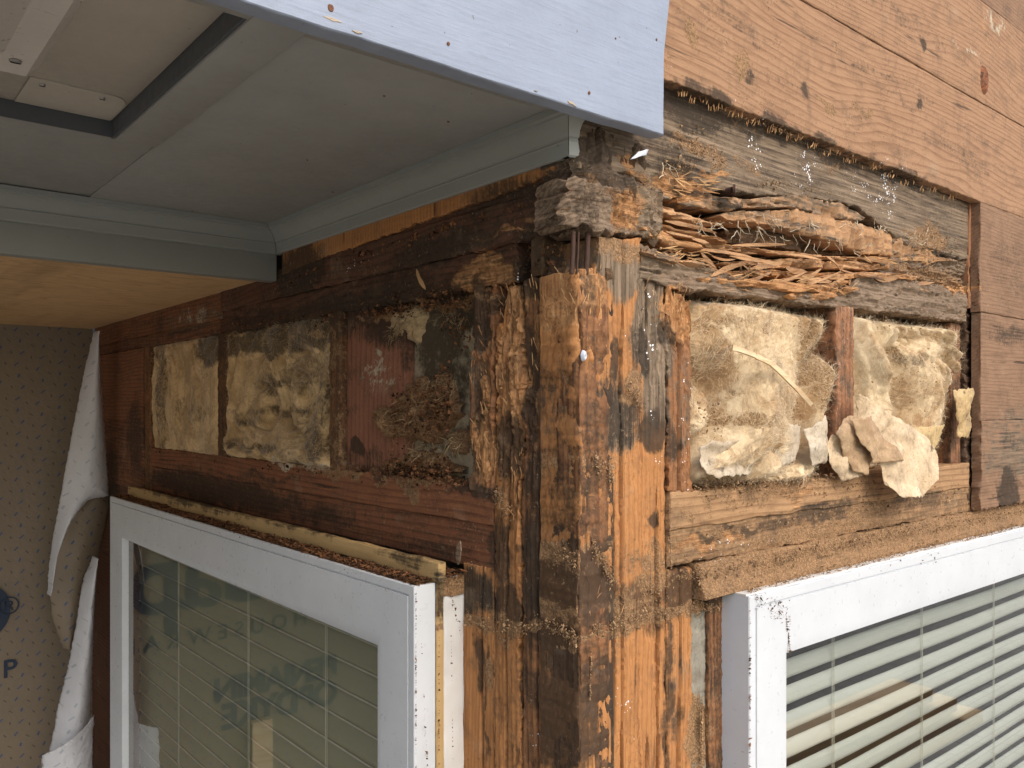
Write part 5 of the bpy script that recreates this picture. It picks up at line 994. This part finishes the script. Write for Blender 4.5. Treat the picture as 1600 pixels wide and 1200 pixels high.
# ================================================================== HOUSEWRAP WALL IN THE FAR CORNER
def wrapmat(name, base, dash, white=False):
    m, t, b = newmat(name); nb = NB(t); co = nb.coord(False); x, y, z = nb.sep(co)[:3]; n = nb.noise(co, 5, 5, .6); n2 = nb.noise(co, 60, 4, .6)
    col = nb.mix(nb.mr(n, .3, .7, 0, .6), base, tuple(q * .72 for q in base))
    for k, (px_, pz_, sl_, dc, off, dl, dw_) in enumerate(((.060, .036, .9, dash[0], 0, .0062, .0021), (.060, .036, -.9, dash[1], .5, .005, .0016))):
        xx = nb.m('ADD', nb.m('DIVIDE', x, px_), nb.m('ADD', nb.m('MULTIPLY', nb.m('SINE', nb.m('MULTIPLY', z, 55)), .16), off)); c_ = nb.m('FLOOR', xx)
        zz = nb.m('ADD', nb.m('DIVIDE', z, pz_), nb.m('MULTIPLY', c_, .37)); fx = nb.m('MULTIPLY', nb.m('SUBTRACT', nb.m('FRACT', xx), .5), px_); fz = nb.m('MULTIPLY', nb.m('SUBTRACT', nb.m('FRACT', zz), .5), pz_)
        u = nb.m('ADD', nb.m('MULTIPLY', fx, .6), nb.m('MULTIPLY', fz, .8 * sl_)); v = nb.m('SUBTRACT', nb.m('MULTIPLY', fx, .8 * sl_), nb.m('MULTIPLY', fz, .6))
        mk = nb.m('MULTIPLY', nb.m('LESS_THAN', nb.m('ABSOLUTE', u), dl), nb.m('LESS_THAN', nb.m('ABSOLUTE', v), dw_)); col = nb.mix(nb.m('MULTIPLY', mk, .85), col, dc)
    nb.lk(col, b.inputs['Base Color']); b.inputs['Roughness'].default_value = .55; nb.lk(nb.bump(nb.m('ADD', n, n2), .5, .004), b.inputs['Normal']); return m
M_wrap = wrapmat('housewrap', (.235, .185, .125), ((.03, .07, .19), (.09, .06, .04)))
M_wrapw = wrapmat('housewrap_back', (.60, .60, .61), ((.36, .38, .42), (.42, .42, .42)))
hw = thing('housewrap_wall', 'R', (-1.5, T2, -EYE), 'wall covered in brown housewrap printed with small blue dashes and lettering, far left', 'wall')
n_, m_ = 90, 70; xs = np.linspace(XL - 1, .0, n_); zs = np.linspace(-EYE, .262, m_); X, Z = np.meshgrid(xs, zs, indexing='ij'); Y = T2 - .004 * (fbm(X * 2, Z * 1.5, 4, 3) - .5) * 2
F = [tuple(reversed(f)) for f in grid(n_, m_)]; V = np.stack([X, Y, Z], -1).reshape(-1, 3); V2 = V + [0, .03, 0]; nV = len(V)
mesh('wrap_sheet', 'R', V, F, M_wrap, parent=hw, sharp=180)
mesh('sheathing', 'R', *box(XL - 1, 0, T2 + .008, T2 + .03, -EYE, .262), W['sheath_dark'], parent=hw, smooth=False)
M_ink = plainish('navy_ink', (.022, .035, .065), .7, 0, .2)
def txt(s, xr, z, size, track=1.0, sh=0.0, sy=1.0, ofs=0.0):
    c = bpy.data.curves.new('t', 'FONT'); c.body = s; c.size = size; c.align_x = 'RIGHT'; c.space_character = track; c.extrude = .0004; c.shear = sh; c.offset = ofs
    o = bpy.data.objects.new('t', c); SC.collection.objects.link(o); dg = bpy.context.evaluated_depsgraph_get(); me = bpy.data.meshes.new_from_object(o.evaluated_get(dg)); bpy.data.objects.remove(o)
    V = np.array([(v.co.x + xr, T2 - .0055 - v.co.z, v.co.y * sy + z) for v in me.vertices]); F = [tuple(p.vertices) for p in me.polygons]
    return mesh('printed_lettering', 'R', V, F, M_ink, parent=hw, smooth=False)
TX = {}
xP, zP = P('R', 10, 1058, T2)
txt('DRAINABLE HOUSEWRAP', xP + .028, zP, .078, 1.62, ofs=.001)
xG, zG = P('R', 20, 1000, T2)
txt('HydroGap', xG + .0, zG + .02, .36, .95, ofs=.006)
txt('\u00ae', P('R', 30, 958, T2)[0], P('R', 22, 958, T2)[1], .075)
xv, zv = P('R', 334, 1075, T2); xr_ = 2 * -.06 - xv
txt('BENJAMIN', xr_, zv - .05, .115, .92, ofs=.005); txt('OBDYKE', xr_ - .03, zv - .155, .125, .92, ofs=.005)
# hanging peeled sheets
def wsheet(label, left, right, y0, bulge, sd, mat, crump=.0025):
    V, F, At = sheet('R', left, right, y0, bulge, sd, crump=crump, rag=.003); return mesh('peeled_housewrap', 'R', V, F, mat, label=label, cat='housewrap', solid=.0012, sharp=180, group=None)
wsheet('tall white cone of peeled housewrap hanging from the soffit corner', [(147, 518), (133, 575), (118, 650), (102, 735), (92, 790), (82, 845), (76, 890), (74, 928)], [(151, 519), (158, 590), (164, 680), (170, 775), (140, 780), (112, 808), (90, 850), (75, 925)], 1.98, .045, 91, M_wrapw)
wsheet('brown printed inside of the peeled housewrap curl left of the window', [(130, 784), (108, 800), (90, 850), (77, 905), (80, 960), (98, 1012)], [(170, 765), (171, 790), (158, 850), (146, 900), (134, 950), (112, 1010)], 2.08, .03, 92, M_wrap)
wsheet('long lower white roll of peeled housewrap beside the left window', [(146, 868), (130, 905), (120, 970), (107, 1040), (92, 1100), (80, 1160), (60, 1260)], [(148, 870), (148, 930), (146, 990), (144, 1050), (141, 1110), (139, 1150), (138, 1260)], 1.97, .05, 93, M_wrapw, .004)
wsheet('white turned up fold of housewrap at the bottom left of the photo', [(66, 1180), (64, 1230), (60, 1330)], [(147, 1116), (145, 1180), (143, 1330)], 1.90, .04, 94, M_wrapw, .004)

# ================================================================== YARD THINGS SEEN ONLY IN THE RIGHT WINDOW'S REFLECTION
def mirror(px, py, lam):
    d = Vector(((px - 800) / FPX, 1, (HY - py) / FPX)) * lam - CN; return d.dot(A), -.036 - d.dot(B), d.z
for i, (px, py, lam, lb) in enumerate([(1330, 1120, 2.6, 'thick pale lumber beam on top of the stack mirrored in the right window'), (1345, 1150, 2.6, 'middle pale lumber beam of the stack mirrored in the right window'), (1365, 1185, 2.6, 'lowest lumber beam of the stack mirrored in the right window')]):
    x, y, z = mirror(px, py, lam); V, F = box(x - 1.1, x + .40 + .12 * i, y - .07, y + .07, z - .022, z + .022, .003)
    mesh('lumber_beam', 'R', V, F, W['lumber'], label=lb, cat='lumber', group='stacked lumber in the yard', smooth=False)
x, y, z = mirror(1345, 1185, 2.6)
sw = thing('sawhorse', 'R', (x, y, -EYE), 'wooden sawhorse under the lumber mirrored in the right window', 'sawhorse')
mesh('top_rail', 'R', *box(x - .04, x + .04, y - .45, y + .35, z - .14, z - .05, .004), W['lumber'], parent=sw, smooth=False)
for a_ in (-1, 1):
    for b_ in (-1, 1):
        V, F = tube([(x + a_ * .03, y + b_ * .3, z - .1), (x + a_ * .3, y + b_ * .36, -EYE)], .03, 4); mesh('leg', 'R', V, F, W['lumber'], parent=sw, smooth=False)

x0_, z0_ = P('R', 393, 1128, T2 - .04); x1_, _ = P('R', 425, 1128, T2 - .04)
V, F = box(-.12 - x1_, -.12 - x0_, T2 - .060, T2 - .022, -EYE, z0_, .002)
mesh('lumber_stud', 'R', V, F, W['lumber'], label='pale lumber stud standing against the housewrap, mirrored in the left window', cat='lumber', smooth=False)

# grime caught on the frames, nail heads and webs on the soffit
pile('window_grime', 'R', [(1180, 935, 1235, 960, 9, -.0412, .0006, 200), (1228, 960, 1236, 1030, 5, -.0412, .0006, 110), (1172, 940, 1172, 1200, 1.5, -.0412, .0006, 130), (1300, 905, 1600, 830, 9, -.0412, .0006, 40)], 31, M_frassd, 'dark grime specks on the corner of the right white window frame', smin=.0003, smax=.0013, elong=3.0)
pile('window_grime', 'L', [(700, 915, 720, 985, 5, -.033, .001, 60), (655, 930, 668, 1200, 6, -.062, .012, 90), (686, 915, 686, 1200, 5, -.044, .004, 160), (650, 925, 650, 1200, 2, -.081, .001, 160), (250, 800, 640, 925, 6, -.0812, .0006, 60), (705, 990, 708, 1200, 6, -.02, .014, 70)], 32, M_frassd, 'dark grime and caulk crumbs on the side of the left window frame', smin=.0004, smax=.0016, elong=1.6)
rq = random.Random(8)
for (px, py) in ((300, 330), (600, 150), (752, 232), (640, 280), (520, 300), (480, 250), (700, 190), (820, 196), (345, 95), (410, 62)):
    cx, cy = Hh(px, py, ZS - .0006); r_ = rq.uniform(.0012, .0026)
    V = [(cx + r_ * math.cos(k * .785) * rq.uniform(.5, 1.8), cy + r_ * math.sin(k * .785) * rq.uniform(.5, 1.2), ZS - .0004) for k in range(8)] + [(cx, cy, ZS - .0022)]
    mesh('dirt_spot', 'R', V, [(k, (k + 1) % 8, 8)[::-1] for k in range(8)], M_rust, parent=sf)
